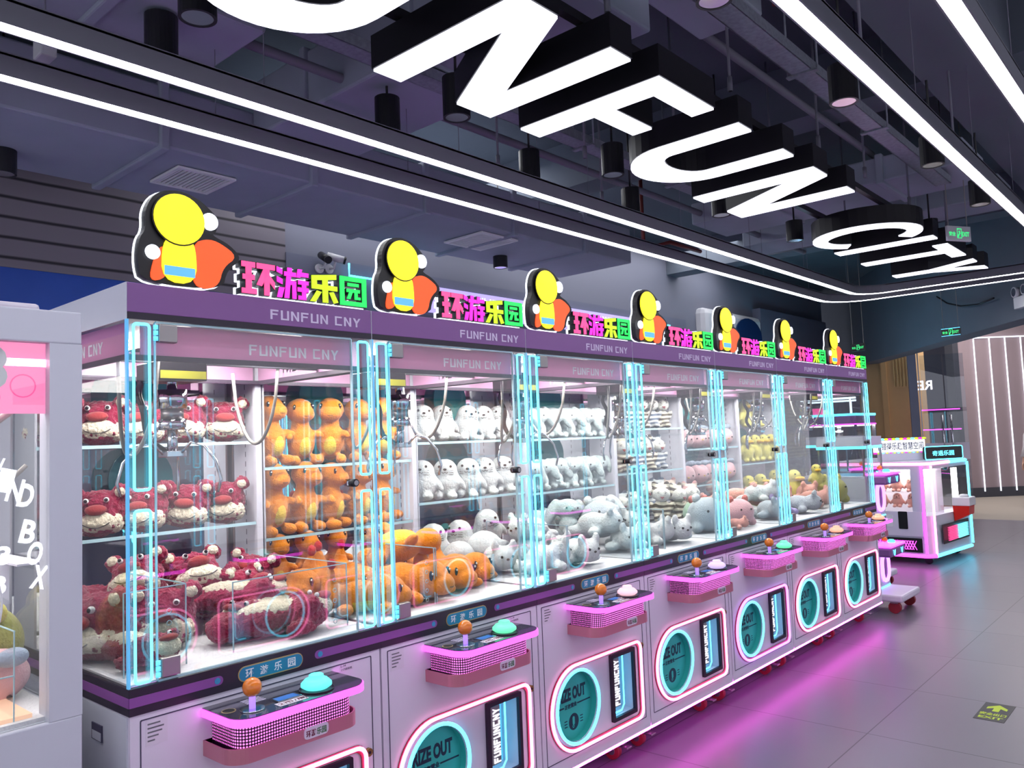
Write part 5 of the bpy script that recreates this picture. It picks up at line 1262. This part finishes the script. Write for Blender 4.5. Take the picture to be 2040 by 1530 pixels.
for k in range(9):
    b.box(.058 + .0, .078, .3, .62, .25 + k * .018, .257 + k * .018, 'sign_rose'); b.box(.066, .085, .62, .98, .25 + k * .018, .257 + k * .018, 'neon_cyan')
b.build('side_lamp', t)
b = MB(); b.box(.03, .22, .62, .86, .62, .72, 'cam_white', .01); b.prism([(.04, .44), (.2, .52), (.21, .62), (.03, .62)], lambda u, v, d: Vector((u, .63 + d, v)), 0, .2, 'fur_red'); b.lathe([(.05, .72), (.05, .74), (.03, .75)], 'cam_white', (.13, .74, 0), 18); b.build('side_console', t)
for k, (x, y) in enumerate(((-.1, .1), (-.1, 1.1), (-1.0, .1))):
    MB().cyl((x, y - .02, .045), (x, y + .02, .045), .045, 'black_plastic', 14).box(x - .03, x + .03, y - .03, y + .03, .08, .1, 'steel').build('caster', t)
tt = empty('title_board', (-.75, 9.35, 1.175), math.radians(40), label='white title board with coloured bulbs standing on the pink corner machine', cat='sign board')
MB().box(-.3, .3, -.02, .02, .10, .24, 'text_glow').box(-.25, .3, -.03, .03, 0, .1, 'cab_white').build('board', tt)
b = MB(); put_text(b, '不错得乐趣智慧空间', (-.28, -.021, .125), (1, 0, 0), (0, 0, 1), .56, .09, 'navy_ink', .001, .01); b.build('board_lettering', tt)
for k in range(14):
    for z in (.09, .255):
        MB().ball((-.29 + k * .0446, -.02, z), (.03, .012, .012), ['sign_magenta', 'sign_lime', 'neon_cyan', 'sign_yellow'][k % 4]).build('bulb', tt)
tt = empty('marquee_sign', (-.44, 9.5, 1.175), math.radians(55), label='dark marquee with turquoise lettering on the right side of the corner machine', cat='sign board')
MB().prism(rrect(-.1, .42, .0, .15, .02), XZ, -.02, .02, 'exit_black').build('board', tt)
b = MB(); put_text(b, '奇遇乐园', (.0, -.021, .04), (1, 0, 0), (0, 0, 1), .3, .06, 'neon_cyan', .001, .01); b.tube([(u, -.02, v) for u, v in rrect(-.1, .42, .0, .15, .02)], .006, 'neon_cyan', 5, True); b.build('marquee_lettering', tt)
for r_ in range(2):
    for k in range(5):
        if 'sal' not in PLUSH: PLUSH['sal'] = [p_seal(), False]; PLUSH['sal'][0].data = PLUSH['sal'][0].data.copy(); PLUSH['sal'][0].data.materials[0] = MATS['fur_salmon']; o = PLUSH['sal'][0]
        else: o = copy_tree(PLUSH['sal'][0])
        o.location = (-1.28 + k * .165, 9.28 + .0 * k, (.808, .625)[r_]); o.rotation_euler = (0, 0, -PI / 2 + .1); o.scale = (.85,) * 3
        tag(o, 'salmon plush, %s from left on the %s row inside the pink corner machine' % (ORD[k], ('upper', 'lower')[r_]), 'plush toy', 'salmon plush toys in the corner machine')

# taller machines seen beyond the far end of the row
for k, (x, y, lab) in enumerate(((-2.55, 10.9, 'claw machine with cyan rimmed top far behind the ducks, left one'), (-2.95, 12.1, 'claw machine with cyan rimmed top beyond the row, nearest the tan column'))):
    t = empty('tall_claw_machine', (x, y, 0), label=lab, cat='claw machine', group='cyan rimmed claw machines')
    MB().box(0, .8, 0, .85, 0, .85, 'cab_side', .01).build('cabinet', t)
    MB().box(0, .8, 0, .85, 1.55, 1.66, 'header_purple', .01).build('header', t)
    MB().box(-.005, .805, -.005, .855, 1.66, 1.69, 'neon_cyan').build('light_rim', t); MB().box(-.005, .805, -.005, .855, 1.535, 1.55, 'led_magenta').build('light_rim', t)
    b = MB(); b.box(0, .8, 0, .005, .85, 1.535, 'glass'); b.box(.795, .8, 0, .85, .85, 1.535, 'glass'); b.build('glass_case', t)
    b = MB()
    for xx in (0, .77):
        for yy in (0, .82): b.box(xx, xx + .03, yy, yy + .03, .85, 1.535, 'chrome')
    b.build('corner_post', t)
    b = MB()
    for xx in (.05, .4, .72): b.cyl((xx, .05, 1.69), (xx, .05, 1.9), .012, 'sign_white', 8)
    b.cyl((0, .05, 1.9), (.8, .05, 1.9), .014, 'sign_white', 8); b.build('top_frame', t)
    b = MB(); b.box(.15, .3, .1, .14, 1.69, 1.78, 'sign_rose'); b.box(.32, .38, .1, .14, 1.69, 1.75, 'sign_lime'); b.build('lit_letters', t)
    b = MB(); b.box(.05, .75, .05, .8, 1.52, 1.53, 'lamp_soft'); b.build('light_panel', t)
    claw(t, .4, .4, 1.5); t.scale = (1, 1, 1.06)

for o in list(bpy.data.objects):
    if o.parent is None and o.type in ('MESH', 'EMPTY') and 'category' not in o and 'kind' not in o: print('UNTAGGED', o.name)
